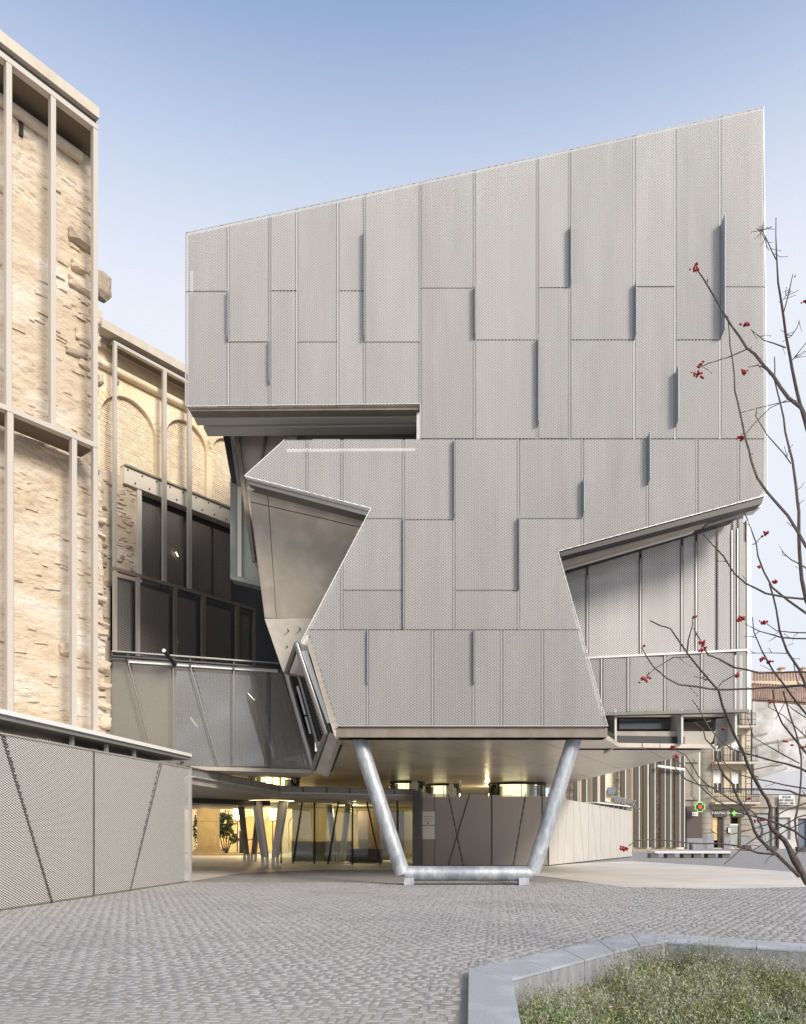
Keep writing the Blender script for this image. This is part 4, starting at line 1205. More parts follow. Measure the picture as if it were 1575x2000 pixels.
# ------------------------------------------------------------------ right perforated wall with plaques
pw = thing('perforated_wall', 'taupe and pale panelled wall right of the lobby, with crossing slanted joints', 'perforated wall', (5, 38, 0))
w1 = plane_px(824, 37.7, 1072, 37.5)
w2 = plane_px(1072, 37.5, 1235, 52.0)
def wall_panels(pl, joints, ztop_a, ztop_b, m, cell):
    ta_, tb_ = joints[0][0], joints[-1][0]
    for (a, a2), (b, b2) in zip(joints[:-1], joints[1:]):
        z1 = ztop_a + (ztop_b - ztop_a) * (a2 - ta_) / (tb_ - ta_); z2 = ztop_a + (ztop_b - ztop_a) * (b2 - ta_) / (tb_ - ta_)
        if cell:
            me = expanded_mesh(pl, [inset([(a, .04), (b, .04), (b2, z2), (a2, z1)], .02)], w=.12, h=.07, hole=.55, n0=.0)
            if me: link('mesh_panel', me, m, pw)
        else:
            MB().prism([pl.p(*c) for c in inset([(a, .04), (b, .04), (b2, z2), (a2, z1)], .02)], pl.n * -.04).obj('wall_panel', m, pw)
ww = w1.tz
xs1 = [(822, 822), (849, 849), (905, 876), (961, 961), (1003, 1027), (1060, 1060), (1072, 1072)]
wall_panels(w1, [(ww(a)[0], ww(b)[0]) for a, b in xs1], 3.60, 3.44, M_MESHT, True)
MB().bar(w1.p(ww(890)[0] - .35, .04, .02), w1.p(ww(918)[0], 3.55, .02), .035, .05, up=w1.n).obj('slanted_joint', M_STEELD, pw)
for a, b in xs1:
    MB().bar(w1.p(ww(a)[0], .03, -.02), w1.p(ww(b)[0], 3.55, -.02), .05, .04, up=w1.n).obj('slanted_joint', M_STEELD, pw)
MB().pbox(w1, ww(822)[0], ww(1072)[0], 0, 3.4, -.4, -.12).obj('wall_core', mat('taupe_core', (.22, .19, .165), .8), pw)
ww = w2.tz
xs2 = [(1072, 1072), (1090, 1090), (1101, 1110), (1121, 1121), (1141, 1131), (1150, 1150), (1166, 1157), (1173, 1173), (1179, 1186), (1193, 1193), (1206, 1199), (1211, 1211), (1217, 1222), (1227, 1227), (1235, 1235)]
M_WP = mat('pale_wall_panel', (.56, .53, .49), .55, .1, (.50, .475, .44), 1.0, .6, .15, 60, dist=.004)
wall_panels(w2, [(ww(a)[0], ww(b)[0]) for a, b in xs2], 3.44, 3.12, M_WP, False)
MB().pbox(w2, 0.0, ww(1235)[0], 0, 3.05, -.4, -.06).obj('wall_core', M_BODY, pw)
MB().pbox(w2, ww(1165)[0], ww(1228)[0], 3.36, 3.44, -1.2, .12).obj('wall_ledge', M_WHITER, pw)
for px in (1172, 1182, 1190, 1200, 1209, 1218, 1225):
    MB().pbox(w2, ww(px)[0] - .06, ww(px)[0] + .06, 3.1, 3.36, -.1, .0).obj('ledge_post', M_STEELG, pw)
MB().pbox(w2, ww(1166)[0], ww(1228)[0], 3.12, 3.35, -.6, -.2).obj('ledge_dark_box', M_STEELD, pw)

def text_mesh(s, size, name, m, parent, origin, u, up=(0, 0, 1), depth=.01, align='CENTER', **kw):
    cu = bpy.data.curves.new('t', 'FONT'); cu.body = s; cu.size = size; cu.extrude = depth; cu.align_x = align; cu.align_y = 'CENTER'
    cu.resolution_u = 3
    ob = bpy.data.objects.new('t', cu); COL.objects.link(ob)
    dg = bpy.context.evaluated_depsgraph_get()
    me = bpy.data.meshes.new_from_object(ob.evaluated_get(dg))
    bpy.data.objects.remove(ob)
    u = Vector(u).normalized(); up = Vector(up); n = u.cross(up)
    for v in me.vertices:
        v.co = Vector(origin) + u * v.co.x + up * v.co.y + n * v.co.z
    me.materials.clear(); me.materials.append(m)
    return link(name, me, None, parent, **kw)
M_INK = mat('dark_ink', (.04, .04, .04), .6)
ww = w1.tz
for (y0, y1, lab) in ((1585, 1611, 'upper cream plaque with museum lettering on the taupe wall'), (1613, 1639, 'lower cream plaque, nearly blank, below the museum plaque')):
    ta_, z1 = w1.off(.06).tz(825, y0); tb_, z0 = w1.off(.06).tz(849.5, y1)
    o = MB().pbox(w1, ta_, tb_, z0, z1, .05, .085).obj('wall_plaque', mat('cream_plaque', (.90, .885, .83), .5), None)
    tag(o, lab, 'plaque')
    c_ = w1.p((ta_ + tb_) / 2, 0, .09)
    h_ = z1 - z0
    if y0 == 1585:
        for (s_, fz, sz) in (('Museu de Manresa', .63, .064), ('Museu del Barroc', .42, .064), ('de Catalunya', .28, .064), ('Ajuntament de Manresa', .83, .03)):
            text_mesh(s_, sz, 'lettering', M_INK, o, c_ + Vector((0, -.004, z0 + h_ * fz)), w1.u, depth=.002)
        MB().tube([c_ + Vector((-.03, 0, z0 + h_ * .11)), c_ + Vector((-.03, -.008, z0 + h_ * .11))], .04, 8).obj('emblem', M_INK, o)
    else:
        text_mesh('Entrada', .045, 'lettering', M_INK, o, c_ + Vector((0, -.004, z0 + h_ * .83)), w1.u, depth=.002)

# rail of standing letters behind the right wall
sg = thing('letter_sign', 'row of small standing metal letters on a thin rail above the pale wall', 'letter sign', (at(1235, 0, 50).x, 50, 3.4))
p0, p1 = at(1184, 1567, 47.5), at(1250, 1580, 54.5)
MB().bar(p0, p1, .08, .08).obj('rail', M_STEELM, sg)
text_mesh('MUSEU DEL BARROC', .62, 'standing_letters', M_STEELG, sg, (p0 + p1) / 2 + Vector((0, 0, .3)), (p1 - p0), depth=.05)

# ------------------------------------------------------------------ arcade courtyard beyond the canopy
arc = thing('arcade_building', 'lit cloister arcade with round arches seen under the canopy', 'arcade', (-16, 66, 0))
YA = 66
ax0, ax1 = at(330, 0, YA).x, at(640, 0, YA).x
outl = [(ax0, 7), (ax0, 0)]
acs = [at(p, 0, YA).x for p in (350, 400, 445, 490, 530, 580)]
for c_ in acs:
    R = .75; z_ = 2.35
    outl += [(c_ - R, 0), (c_ - R, z_)] + [(c_ + R * math.cos(math.pi - math.pi * k / 10), z_ + R * math.sin(math.pi * k / 10)) for k in range(1, 10)] + [(c_ + R, z_), (c_ + R, 0)]
outl += [(ax1, 0), (ax1, 7)]
MB().prism([Vector((x, YA, z)) for x, z in outl], (0, .8, 0)).obj('arcade_wall', M_WARMW, arc)
MB().box(ax0, ax1, YA + 4, YA + 4.4, 0, 7).obj('inner_wall', M_WARMW, arc)
MB().box(ax0, ax1, YA + .8, YA + 4, 3.6, 3.8).obj('ceiling', M_WARMW, arc)
pil = thing('stone_pillar', 'ochre square stone pillar with moulded base beside the courtyard shrub', 'pillar', (at(403, 0, 57).x, 57, 0))
xp = at(403, 0, 57).x
z_ = .62
for k in range(4):
    MB().box(xp - .68, xp + .68, 57, 58.3, z_, z_ + .93).obj('shaft_block', M_PILLAR, pil, bevel=.01)
    z_ += .94
for (w_, a, b) in ((1.0, .011, .28), (.88, .282, .42), (.76, .422, .61)):
    MB().box(xp - w_, xp + w_, 57 - (w_ - .68), 58.3 + (w_ - .68), a, b).obj('base_moulding', M_PILLAR, pil, bevel=.02)
kb = MB().box(at(374, 0, 56).x, at(500, 0, 56).x, 55.6, 56.2, .01, .16).obj('courtyard_kerb', M_PILLAR, None)
tag(kb, 'low ochre stone kerb in front of the pillar', 'kerb')
sheet('courtyard_soil', [(-26, 59), (-11, 59), (-11, 64), (-26, 64)], .03, M_SOIL, kind='structure')
for (px, lab) in ((464, 'left glowing glass lantern behind the courtyard shrub'), (533, 'right glowing glass lantern seen between the splayed columns')):
    x = at(px, 0, 64).x
    r = thing('lantern', lab, 'lantern', (x, 64, 2.7), 'glowing lanterns in the arcade')
    MB().tube([(x, 64, 2.75), (x, 64, 3.15), (x, 64, 3.8)], [.22, .26, .36], 10, True).obj('lamp_glass', M_LAMP, r)
    MB().tube([(x, 64, 2.62), (x, 64, 2.74)], [.12, .40], 10).obj('lamp_base', M_PILLAR, r)
    MB().tube([(x, 64, 0), (x, 64, 2.62)], .05, 8).obj('lamp_post', M_STEELD, r)
    ld = bpy.data.lights.new('lantern_light', 'POINT'); ld.energy = 260; ld.color = (1, .76, .38); ld.shadow_soft_size = .3
    lo = bpy.data.objects.new('lantern_light', ld); COL.objects.link(lo); lo.location = (x, 63.4, 3.0)
for (x, y, z, e_, c_) in ((-3, 45, 2.9, 170, (1, .80, .5)), (-9.5, 54, 2.9, 420, (1, .74, .36)), (-14, 54.5, 2.9, 90, (1, .74, .36)), (at(862, 0, 46).x, 46.8, 3.9, 60, (1, .80, .45)), (at(960, 0, 46).x, 46.8, 3.9, 70, (1, .80, .45)), (-6.7, 36.6, 4.1, 90, (1, .8, .45)),
                         (-16, 68, 3.0, 200, (1, .78, .4)), (-10, 68, 3.0, 200, (1, .78, .4))):
    ld = bpy.data.lights.new('bare_warm_light', 'POINT'); ld.energy = e_; ld.color = c_; ld.shadow_soft_size = .25  # no fittings; the points near the drums are added to brighten the soffit
    lo = bpy.data.objects.new('bare_warm_light', ld); COL.objects.link(lo); lo.location = (x, y, z)
bl = thing('bollard_light', 'dark square bollard beside the arcade wall', 'bollard', (at(472, 0, 60).x, 60, 0))
x = at(472, 0, 60).x
MB().box(x - .15, x + .15, 59.9, 60.1, .03, 1.7).obj('bollard_shaft', M_STEELD, bl)
MB().box(x - .17, x + .17, 59.86, 60.14, 1.7, 1.82).obj('bollard_cap', M_STEELM, bl)
rl = thing('handrail', 'thin steel handrail left of the splayed columns', 'handrail', (at(478, 0, 46).x, 46, 0))
MB().tube([at(480, 1675, 46), at(477, 1642, 46), at(495, 1639, 44)], .03, 6).obj('rail_tube', M_STEELM, rl, True)

def leaf_cloud(cx_, cy_, cz_, rx, ry, rz, n, size, seed, gap_=0.0):
    g_ = np.random.default_rng(seed)
    d_ = g_.normal(size=(n, 3)); d_ /= np.linalg.norm(d_, axis=1)[:, None]
    r_ = g_.uniform(.25, 1, n) ** .5
    lump = np.array([.72 + .5 * noise.noise(Vector((float(a) * 2.2, float(b) * 2.2, float(c) * 2.2 + seed))) for a, b, c in d_])
    C_ = d_ * (r_ * lump)[:, None] * np.array([rx, ry, rz]) + np.array([cx_, cy_, cz_])
    A = g_.normal(size=(n, 3)); A /= np.linalg.norm(A, axis=1)[:, None]
    B_ = np.cross(A, g_.normal(size=(n, 3))); B_ /= np.linalg.norm(B_, axis=1)[:, None]
    s_ = size * g_.uniform(.6, 1.3, n)[:, None]
    V_ = np.stack([C_ - A * s_, C_ + B_ * s_ * .5, C_ + A * s_, C_ - B_ * s_ * .5], 1)
    F_ = (np.arange(n) * 4)[:, None] + np.arange(4)[None]
    return me_np(V_.reshape(-1, 3), F_, 'leaves')
M_LEAFD = mat('dark_leaf', (.05, .075, .035), .6, island=.5)
x = at(440, 0, 60).x
sh = thing('shrub', 'dark green shrub in the courtyard between pillar and lantern', 'shrub', (x, 60, 0))
link('foliage', leaf_cloud(x - .1, 60, 2.3, 1.15, .9, 1.5, 1500, .11, 2), M_LEAFD, sh)
link('foliage', leaf_cloud(x + .7, 60, 1.2, .6, .5, .6, 240, .10, 4), M_LEAFD, sh)
mb = MB()
for k in range(5):
    mb.tube([(x - .1 + k * .06, 60, .03), (x - .3 + k * .2, 60, 1.0), (x - .7 + k * .36, 60 + .1 * k, 2.4)], [.06, .045, .02], 6)
mb.obj('stem', M_BARK, sh)
link_ = leaf_cloud(at(378, 0, 58).x, 59, 1.9, .4, .4, 1.7, 240, .12, 9)
o = link('climbing_shrub', link_, M_LEAFD); tag(o, 'sliver of dark shrub left of the ochre pillar', 'shrub')

# concrete enclosure closing the undercroft at the back
uc = thing('undercroft_wall', 'shadowed concrete rear wall closing the space under the museum', 'wall', (0, 56, 0))
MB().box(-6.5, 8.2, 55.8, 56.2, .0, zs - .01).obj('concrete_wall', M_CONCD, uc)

# ------------------------------------------------------------------ louvred old wall on the right
lv = thing('louvred_wall', 'cream stone wall behind a row of tall brown vertical fins on the right', 'finned wall', (at(1230, 0, 69).x, 69, 0))
x0_, x1_ = at(1080, 0, 70).x, at(1338, 0, 70).x
MB().box(x0_, x1_, 70.2, 72, 0, 16).obj('cream_wall', mat('sunny_plaster', (.88, .79, .60), .9, 0, (.82, .69, .49), .6, .8, .3, 5), lv)
for (a, b) in ((1103, 1122), (1199, 1214), (1283, 1293), (1316, 1322)):
    mb = MB()
    X0, X1 = at(a, 0, 70).x, at(b, 0, 70).x
    z = .3
    r5 = random.Random(a)
    while z < 12:
        xx = X0
        while xx < X1:
            w_ = r5.uniform(.12, .3)
            hh = r5.uniform(.10, .2)
            mb.box(xx, min(xx + w_ - .03, X1), 70.2 - r5.uniform(.02, .14), 70.25, z + r5.uniform(-.03, .03), z + hh)
            xx += w_
        z += .2
    mb.obj('rough_masonry', mat('sunny_rubble', (.76, .67, .52), .9, 0, (.50, .41, .30), 1.5, 1.0, island=.25), lv, kind='stuff')
M_LOUV = mat('brown_louvre', (.085, .07, .055), .6, .1)
for (a, b) in ((1122, 1130), (1139, 1147), (1161, 1169), (1176, 1184), (1215, 1223), (1241, 1250), (1259, 1267), (1272, 1281), (1293, 1301), (1304, 1312), (1321, 1330), (1332, 1339)):
    X0, X1 = at(a, 0, 69).x, at(b, 0, 69).x
    f_ = MB().box(X0, X1, 69.3, 69.6, .35, 16).obj('fin', M_LOUV, lv)
    MB().box(X1 + .002, X1 + .06, 69.26, 69.6, .35, 16).obj('fin_edge', M_WHITER, f_)
MB().bar(at(1285, 1496, 68.8), at(1337, 1503, 68.8), .2, .15).obj('cross_rail', M_WHITER, lv)
MB().box(at(1187, 0, 69.8).x, at(1202, 0, 69.8).x, 69.7, 69.9, at(0, 1551, 70).z, at(0, 1538, 70).z).obj('blue_panel', mat('slate_blue', (.17, .19, .22), .5), lv)
MB().box(at(1236, 0, 66).x, at(1345, 0, 66).x, 66, 68.9, 0, .22).obj('stone_plinth', M_STONED, lv)

# ------------------------------------------------------------------ bench
bq = gnd(1424, 1676)
bY = 50.0
b0_, b1_ = at(1277, 0, bY).x, at(1428, 0, bY).x
be = thing('stone_bench', 'long pale stone bench on dark block legs in the square', 'bench', ((b0_ + b1_) / 2, bY, 0))
MB().hexa([(b0_ - .3, bY + .9, .30), (b0_ + .1, bY, .30), (b1_, bY, .30), (b1_ - .2, bY + .9, .30), (b0_ - .3, bY + .9, .46), (b0_ + .1, bY, .46), (b1_, bY, .46), (b1_ - .2, bY + .9, .46)]).obj('seat_slab', mat('pale_bench', (.60, .62, .66), .6), be, bevel=.01)
for px in (1280, 1312, 1344, 1364, 1392, 1420):
    x = at(px, 0, bY).x
    MB().box(x - .25, x + .25, bY + .1, bY + .8, 0, .298).obj('leg', mat('dark_leg', (.12, .115, .10), .7), be)

# ------------------------------------------------------------------ pharmacy corner house and neighbours
ph = thing('corner_house', 'cream corner house with balconies above the pharmacy', 'house', (at(1405, 0, 80).x, 80, 0))
YP = 80.0
def fx(px, Y=YP): return at(px, 0, Y).x
def fz(py, Y=YP): return at(0, py, Y).z
M_CREAM = mat('cream_render', (.62, .54, .40), .85, 0, (.54, .46, .33), .7, .8, .2, 3)
M_GREYST = mat('grey_ashlar', (.36, .33, .28), .85, 0, (.28, .255, .215), 1.0, .8, .3, 4)
M_DARKG = mat('shop_glass', (.10, .09, .075), .15)
# side wing, corner column, front wall with openings
MB().box(fx(1325), fx(1372), 80.3, 90, 0, 26).obj('side_wall', M_GREYST, ph)
for yy in (1489, 1562):
    MB().box(fx(1325), fx(1372) - .3, 80.1, 80.3, fz(yy), fz(yy) + .3).obj('string_course', M_GREYST, ph)
z_ = 0
MB().tube([(fx(1382), 80.9, 0), (fx(1382), 80.9, 24)], .72, 20).obj('corner_column', M_GREYST, ph, True)
for k in range(28):
    z_ = .8 + k * .62
    MB().tube([(fx(1382), 80.9, z_), (fx(1382), 80.9, z_ + .57)], .76, 20).obj('column_drum', M_GREYST, ph, True)
MB().tube([(fx(1382), 80.9, 0), (fx(1382), 80.9, 1.5)], .98, 12).obj('column_base', M_GRANS, ph)
cells_x = [1390, 1397, 1417, 1433, 1451, 1470]
def wall_with_openings(x0, x1, z0, z1, ops, y, m, par, th=.5, name='front_wall'):
    """front wall as pieces around rectangular openings, one mesh"""
    mb = MB()
    xs = sorted({x0, x1, *[o[0] for o in ops], *[o[1] for o in ops]})
    for a, b in zip(xs[:-1], xs[1:]):
        zz = z0
        for o in sorted([o for o in ops if o[0] <= a + 1e-6 and o[1] >= b - 1e-6], key=lambda o: o[2]):
            if o[2] > zz: mb.box(a, b, y, y + th, zz, o[2])
            zz = o[3]
        if z1 > zz: mb.box(a, b, y, y + th, zz, z1)
    return mb.obj(name, m, par)
ops = []
for (a, b, c_, d_) in ((1398, 1417, 1502, 1548), (1434, 1452, 1504, 1548), (1434, 1452, 1434, 1488), (1398, 1417, 1434, 1488), (1434, 1452, 1362, 1415), (1396, 1416, 1596, 1656), (1431, 1449, 1596, 1656)):
    ops.append((fx(a), fx(b), max(0, fz(d_)), fz(c_)))
wall_with_openings(fx(1390), fx(1470), 0, 24, ops, 80.5, M_CREAM, ph)
MB().box(fx(1390), fx(1470), 81.5, 88, 0, 24).obj('inner_wall', M_DARKG, ph)
for i, (a, b, c_, d_) in enumerate(ops[:5]):
    w_ = MB().box(a + .02, b - .02, 80.85, 80.95, c_ + .05, d_ - .05).obj('window', M_DARKG, ph)
    MB().box(a + .08, b - .08, 80.75, 80.84, c_ + (d_ - c_) * .42, d_ - .06).obj('roller_blind', M_WHITE, w_)
    for xx in (a + .05, (a + b) / 2, b - .05):
        MB().box(xx - .04, xx + .04, 80.7, 80.84, c_ + .05, c_ + (d_ - c_) * .42).obj('window_frame', M_WHITE, w_)
    for xx in (a - .14, b + .02):
        MB().box(xx, xx + .12, 80.38, 80.499, c_, d_ + .1).obj('window_surround', M_COPE, w_)
for k in range(34):           # quoins at the right edge
    MB().box(fx(1461), fx(1470), 80.38, 80.498, 4.6 + k * .56, 4.6 + k * .56 + .5).obj('quoin', M_COPE, ph, bevel=.02)
for k in range(5):
    for (a, b) in ((1390, 1396), (1417, 1430), (1450, 1470)):
        MB().box(fx(a) + .02, fx(b) - .02, 80.36, 80.497, 1.35 + k * .58 if k < 5 else 0, 1.35 + k * .58 + .54).obj('pier_block', M_GREYST, ph, bevel=.02)
for (a, b) in ((1390, 1396), (1417, 1430), (1450, 1470)):
    MB().box(fx(a), fx(b), 80.3, 80.495, 0, 1.3).obj('granite_base', M_GRANS, ph)
MB().box(fx(1388), fx(1478), 79.9, 80.5, fz(1574), fz(1570)).obj('cornice', M_STONED, ph)
for (a, b, yb, yt) in ((1391, 1478, 1568, 1545), (1392, 1474, 1490, 1463), (1437, 1470, 1420, 1395)):
    fl_ = MB().box(fx(a), fx(b), 79.2, 80.49, fz(yb + 3), fz(yb - 1)).obj('balcony', M_COPE, ph)
    mb = MB()
    x = fx(a) + .05
    while x < fx(b):
        MB_ = mb.box(x, x + .035, 79.25, 79.29, fz(yb - 1), fz(yt)); x += .17
    for zz in (fz(yt), fz((yb + yt) / 2), fz(yb - 2)):
        mb.box(fx(a), fx(b), 79.24, 79.30, zz, zz + .06)
    mb.obj('balcony_railing', M_STEELD, fl_)
# shop
for (a, b) in ((1396, 1422), (1431, 1456)):
    MB().box(fx(a), fx(b), 80.2, 80.38, fz(1595), fz(1582)).obj('shop_fascia', mat('brown_fascia', (.075, .06, .05), .5), ph)
text_mesh('FARMÀCIA', .40, 'sign_lettering', M_WHITE, ph, at(1409, 1588, 80.15), (1, 0, 0), depth=.02)
text_mesh('Farmàcia', .27, 'sign_lettering', M_WHITE, ph, at(1447.5, 1588.5, 80.15), (1, 0, 0), depth=.02)
M_GREEN = mat('green_neon', (.28, .60, .14), .5, emit=(.30, .7, .15), estr=.12)
def cross(cx_, cz_, y, s, w, name, m, par):
    mb = MB(); mb.prism([(cx_ + a * s, y, cz_ + b * s) for a, b in ((-w, 1), (w, 1), (w, w), (1, w), (1, -w), (w, -w), (w, -1), (-w, -1), (-w, -w), (-1, -w), (-1, w), (-w, w))], (0, .08, 0))
    return mb.obj(name, m, par)
q = at(1434.5, 1588, 80.1); cross(q.x, q.z, 80.1, .27, .36, 'sign_cross', M_GREEN, ph)
dr = MB().box(fx(1407), fx(1416), 80.6, 80.75, .02, fz(1598)).obj('shop_door', mat('dark_door', (.04, .03, .025), .5), ph)
MB().box(fx(1397), fx(1406), 80.65, 80.8, .9, fz(1597)).obj('shop_window', mat('lit_display', (.5, .35, .15), .5, 0, (.22, .12, .06), 2.5, 1, emit=(1, .7, .3), estr=.25), ph)
MB().box(fx(1432), fx(1447), 80.65, 80.8, .05, fz(1610)).obj('shop_window', mat('pale_display', (.36, .38, .36), .2), ph)
MB().box(fx(1432), fx(1447), 80.6, 80.64, fz(1612), fz(1609)).obj('window_frame', M_WHITE, ph)
MB().box(fx(1423), fx(1429), 80.25, 80.35, fz(1627), fz(1616)).obj('notice_frame', M_BLACK, ph)
MB().box(fx(1424.5), fx(1428.5), 80.2, 80.24, fz(1626), fz(1617)).obj('notice_sheet', M_WHITE, ph)
MB().box(fx(1341), fx(1370), 79.9, 80.25, fz(1637), fz(1575)).obj('brown_hoarding', mat('brown_boarding', (.085, .06, .055), .6), ph)
MB().box(fx(1341), fx(1372), 79.8, 80.28, 0, fz(1637)).obj('granite_base', M_GRANS, ph)
o = MB().box(fx(1350.5), fx(1362), 79.75, 79.85, fz(1594), fz(1586)).obj('street_sign', M_WHITER, None); tag(o, 'small cream street sign on the dark brown hoarding', 'sign')
MB().box(fx(1352.5), fx(1360), 79.72, 79.748, fz(1590.6), fz(1589.4)).obj('sign_line', M_STEELM, o)
o = MB().tube([at(1366, 1470, 79.6), at(1366, 1568, 79.6)], .08, 8).obj('drain_pipe', M_WHITE, None, True); tag(o, 'white vertical downpipe on the corner house above the green cross', 'pipe')
q = at(1367.5, 1576, 78.6)
pc_ = thing('pharmacy_cross', 'green glowing pharmacy cross with a red centre, mounted on the corner', 'pharmacy sign', q)
cross(q.x, q.z, 78.6, .52, .55, 'cross_frame', M_GREEN, pc_)
cross(q.x, q.z, 78.55, .40, .5, 'cross_panel', M_STEELD, pc_)
MB().prism([(q.x + .2 * math.cos(k * math.pi / 3), 78.5, q.z + .2 * math.sin(k * math.pi / 3)) for k in range(6)], (0, .04, 0)).obj('cross_centre', mat('red_neon', (.8, .05, .02), .5, emit=(1, .08, .03), estr=.3), pc_)

# party wall, low building and tiled roofs at the right edge
M_GHOST = mat('blotched_white_wall', (.66, .66, .65), .85, 0, (.33, .31, .285), .45, .85, .8, 2.0, c3=(.72, .73, .75), scale3=.16, detail=9)
gh = thing('party_wall', 'high blotched white party wall with patchy grey stains beside the corner house', 'party wall', (fx(1520), 84, 0))
zt = 1368
MB().prism([at(1470, 1370, 84), at(1500, 1372, 84), at(1700, 1386, 84), at(1700, 1640, 84), at(1470, 1640, 84)], (0, .6, 0)).obj('wall_face', M_GHOST, gh)
for (pts) in (((1470, 1436), (1500, 1430), (1500, 1433), (1470, 1440)), ((1500, 1449), (1580, 1436), (1580, 1440), (1500, 1453)), ((1470, 1455), (1500, 1449), (1500, 1452), (1470, 1459))):
    MB().prism([at(a, b, 83.9) for a, b in pts], (0, .1, 0)).obj('ledge_scar', M_GREYST, gh)
MB().prism([at(1470, 1513, 83.85), at(1600, 1500, 83.85), at(1600, 1551, 83.85), at(1470, 1551, 83.85)], (0, .15, 0)).obj('smooth_render', mat('blue_grey_render', (.50, .52, .56), .8, 0, (.46, .48, .52), .5, .6), gh)
MB().prism([at(1472, 1492, 83.8), at(1520, 1488, 83.8), at(1540, 1500, 83.8), at(1505, 1512, 83.8), at(1474, 1522, 83.8)], (0, .2, 0)).obj('broken_masonry', mat('grey_rubble', (.34, .32, .29), .9, 0, (.55, .54, .52), .9, .6, .8, 2), gh)
hs = thing('roofed_house', 'distant house with orange-brown clay tiled roof behind the party wall', 'house', (fx(1530, 100), 100, 0))
MB().prism([at(1455, 1330, 100), at(1720, 1330, 100), at(1720, 1640, 100), at(1455, 1640, 100)], (0, 10, 0)).obj('house_wall', M_CREAM, hs)
M_TILE = mat('clay_tile', (.52, .36, .27), .85, 0, (.42, .29, .22), 1.2, .9, .3, 4, island=.2)
def tile_roof(name, a, b, c_, d_, nrow, ncol, par):
    """rows of half-round tiles on the quad a (bottom left), b (bottom right), c (top right), d (top left)"""
    a, b, c_, d_ = [Vector(v) for v in (a, b, c_, d_)]
    MB().prism([a, b, c_, d_], (0, .3, -.3)).obj(name, M_TILE, par)
    mb = MB()
    for i in range(ncol):
        u = (i + .5) / ncol
        for j in range(nrow):
            v0, v1 = j / nrow, (j + 1.1) / nrow
            p_ = (a * (1 - u) + b * u) * (1 - v0) + (d_ * (1 - u) + c_ * u) * v0
            q_ = (a * (1 - u) + b * u) * (1 - v1) + (d_ * (1 - u) + c_ * u) * v1
            mb.tube([p_ + Vector((0, 0, .08)), q_ + Vector((0, 0, .04))], .12, 5, False)
    mb.obj('roof_tiles', M_TILE, par, kind='stuff')
tile_roof('roof', at(1466, 1368, 90), at(1700, 1380, 90), at(1700, 1345, 100), at(1466, 1340, 100), 14, 50, hs)
tile_roof('roof', at(1466, 1337, 99.5), at(1700, 1350, 99.5), at(1700, 1318, 106), at(1466, 1312, 106), 10, 40, hs)
MB().prism([at(1510, 1322, 104), at(1560, 1322, 104), at(1560, 1342, 104), at(1510, 1345, 104)], (0, 3, 0)).obj('dormer', M_CREAM, hs)
for px in (1529, 1572):
    c_ = MB().box(fx(px - 3, 106), fx(px + 3, 106), 106, 106.8, fz(1330, 106), fz(1306, 106)).obj('chimney', M_BRICK, hs)
    MB().box(fx(px - 5, 106), fx(px + 5, 106), 105.8, 107, fz(1306, 106), fz(1303, 106)).obj('chimney_cap', M_TILE, c_)
M_OLDW = mat('flaky_wall', (.46, .42, .36), .85, 0, (.28, .255, .22), .7, .8, .4, 3)
lw = thing('low_building', 'low weathered street front with a grey shutter door right of the pharmacy', 'low building', (fx(1525, 81), 81, 0))
ops = [(fx(1481), fx(1518), 0, fz(1587))]
wall_with_openings(fx(1472), fx(1529), 0, fz(1552), ops, 81.0, M_OLDW, lw)
MB().box(fx(1481), fx(1518), 81.3, 81.4, 0, fz(1587)).obj('shutter_door', mat('grey_shutter', (.34, .35, .37), .5, .2), lw)
for k in range(12):
    MB().box(fx(1481) + .04, fx(1508), 81.24, 81.299, .1 + k * .29, .1 + k * .29 + .26).obj('shutter_slat', mat('grey_shutter', (.34, .35, .37)), lw)
MB().box(fx(1470), fx(1700), 80.8, 81.6, fz(1576), fz(1573)).obj('band_ledge', M_STONED, lw)
MB().box(fx(1529), fx(1700), 81.1, 81.6, fz(1573), fz(1552)).obj('upper_band', M_OLDW, lw)
wall_with_openings(fx(1529), fx(1700), 0, fz(1576), [(fx(1533), fx(1556), fz(1640), fz(1596)), (fx(1570), fx(1590), 0, fz(1598))], 81.2, mat('white_flaky', (.66, .65, .64), .85, 0, (.46, .42, .39), .5, .6, .3, 4), lw, name='white_wall')
MB().box(fx(1533), fx(1556), 81.5, 81.6, fz(1640), fz(1596)).obj('bricked_window', mat('pale_infill', (.50, .51, .52), .8, 0, (.42, .43, .44), 1, .7), lw)
MB().box(fx(1570), fx(1590), 81.5, 81.6, 0, fz(1598)).obj('blue_door', mat('slate_door', (.12, .15, .20), .5), lw)
MB().box(fx(1525), fx(1528.5), 80.7, 80.99, 0, fz(1574)).obj('downpipe', M_STEELD, lw)
sb = MB().prism([at(1522, 1553, 80.6), at(1551.5, 1553, 80.6), at(1554, 1572, 80.6), at(1523, 1572, 80.6)], (0, .08, 0)).obj('sale_sign', mat('sign_white', (.80, .80, .79), .5), None)
tag(sb, 'white board reading SOLAR EN VENDA above the low street wall', 'sign')
for s_, yy in (('SOLAR', 1556.3), ('EN VENDA', 1562.6), ('600 021 786', 1568.6)):
    text_mesh(s_, .31, 'lettering', M_INK, sb, at(1537.5, yy, 80.5), (1, 0, 0), depth=.02)
gr_ = text_mesh('S', .9, 'painted_letter', M_INK, lw, at(1570, 1549, 80.9), (1, 0, 0), depth=.01)
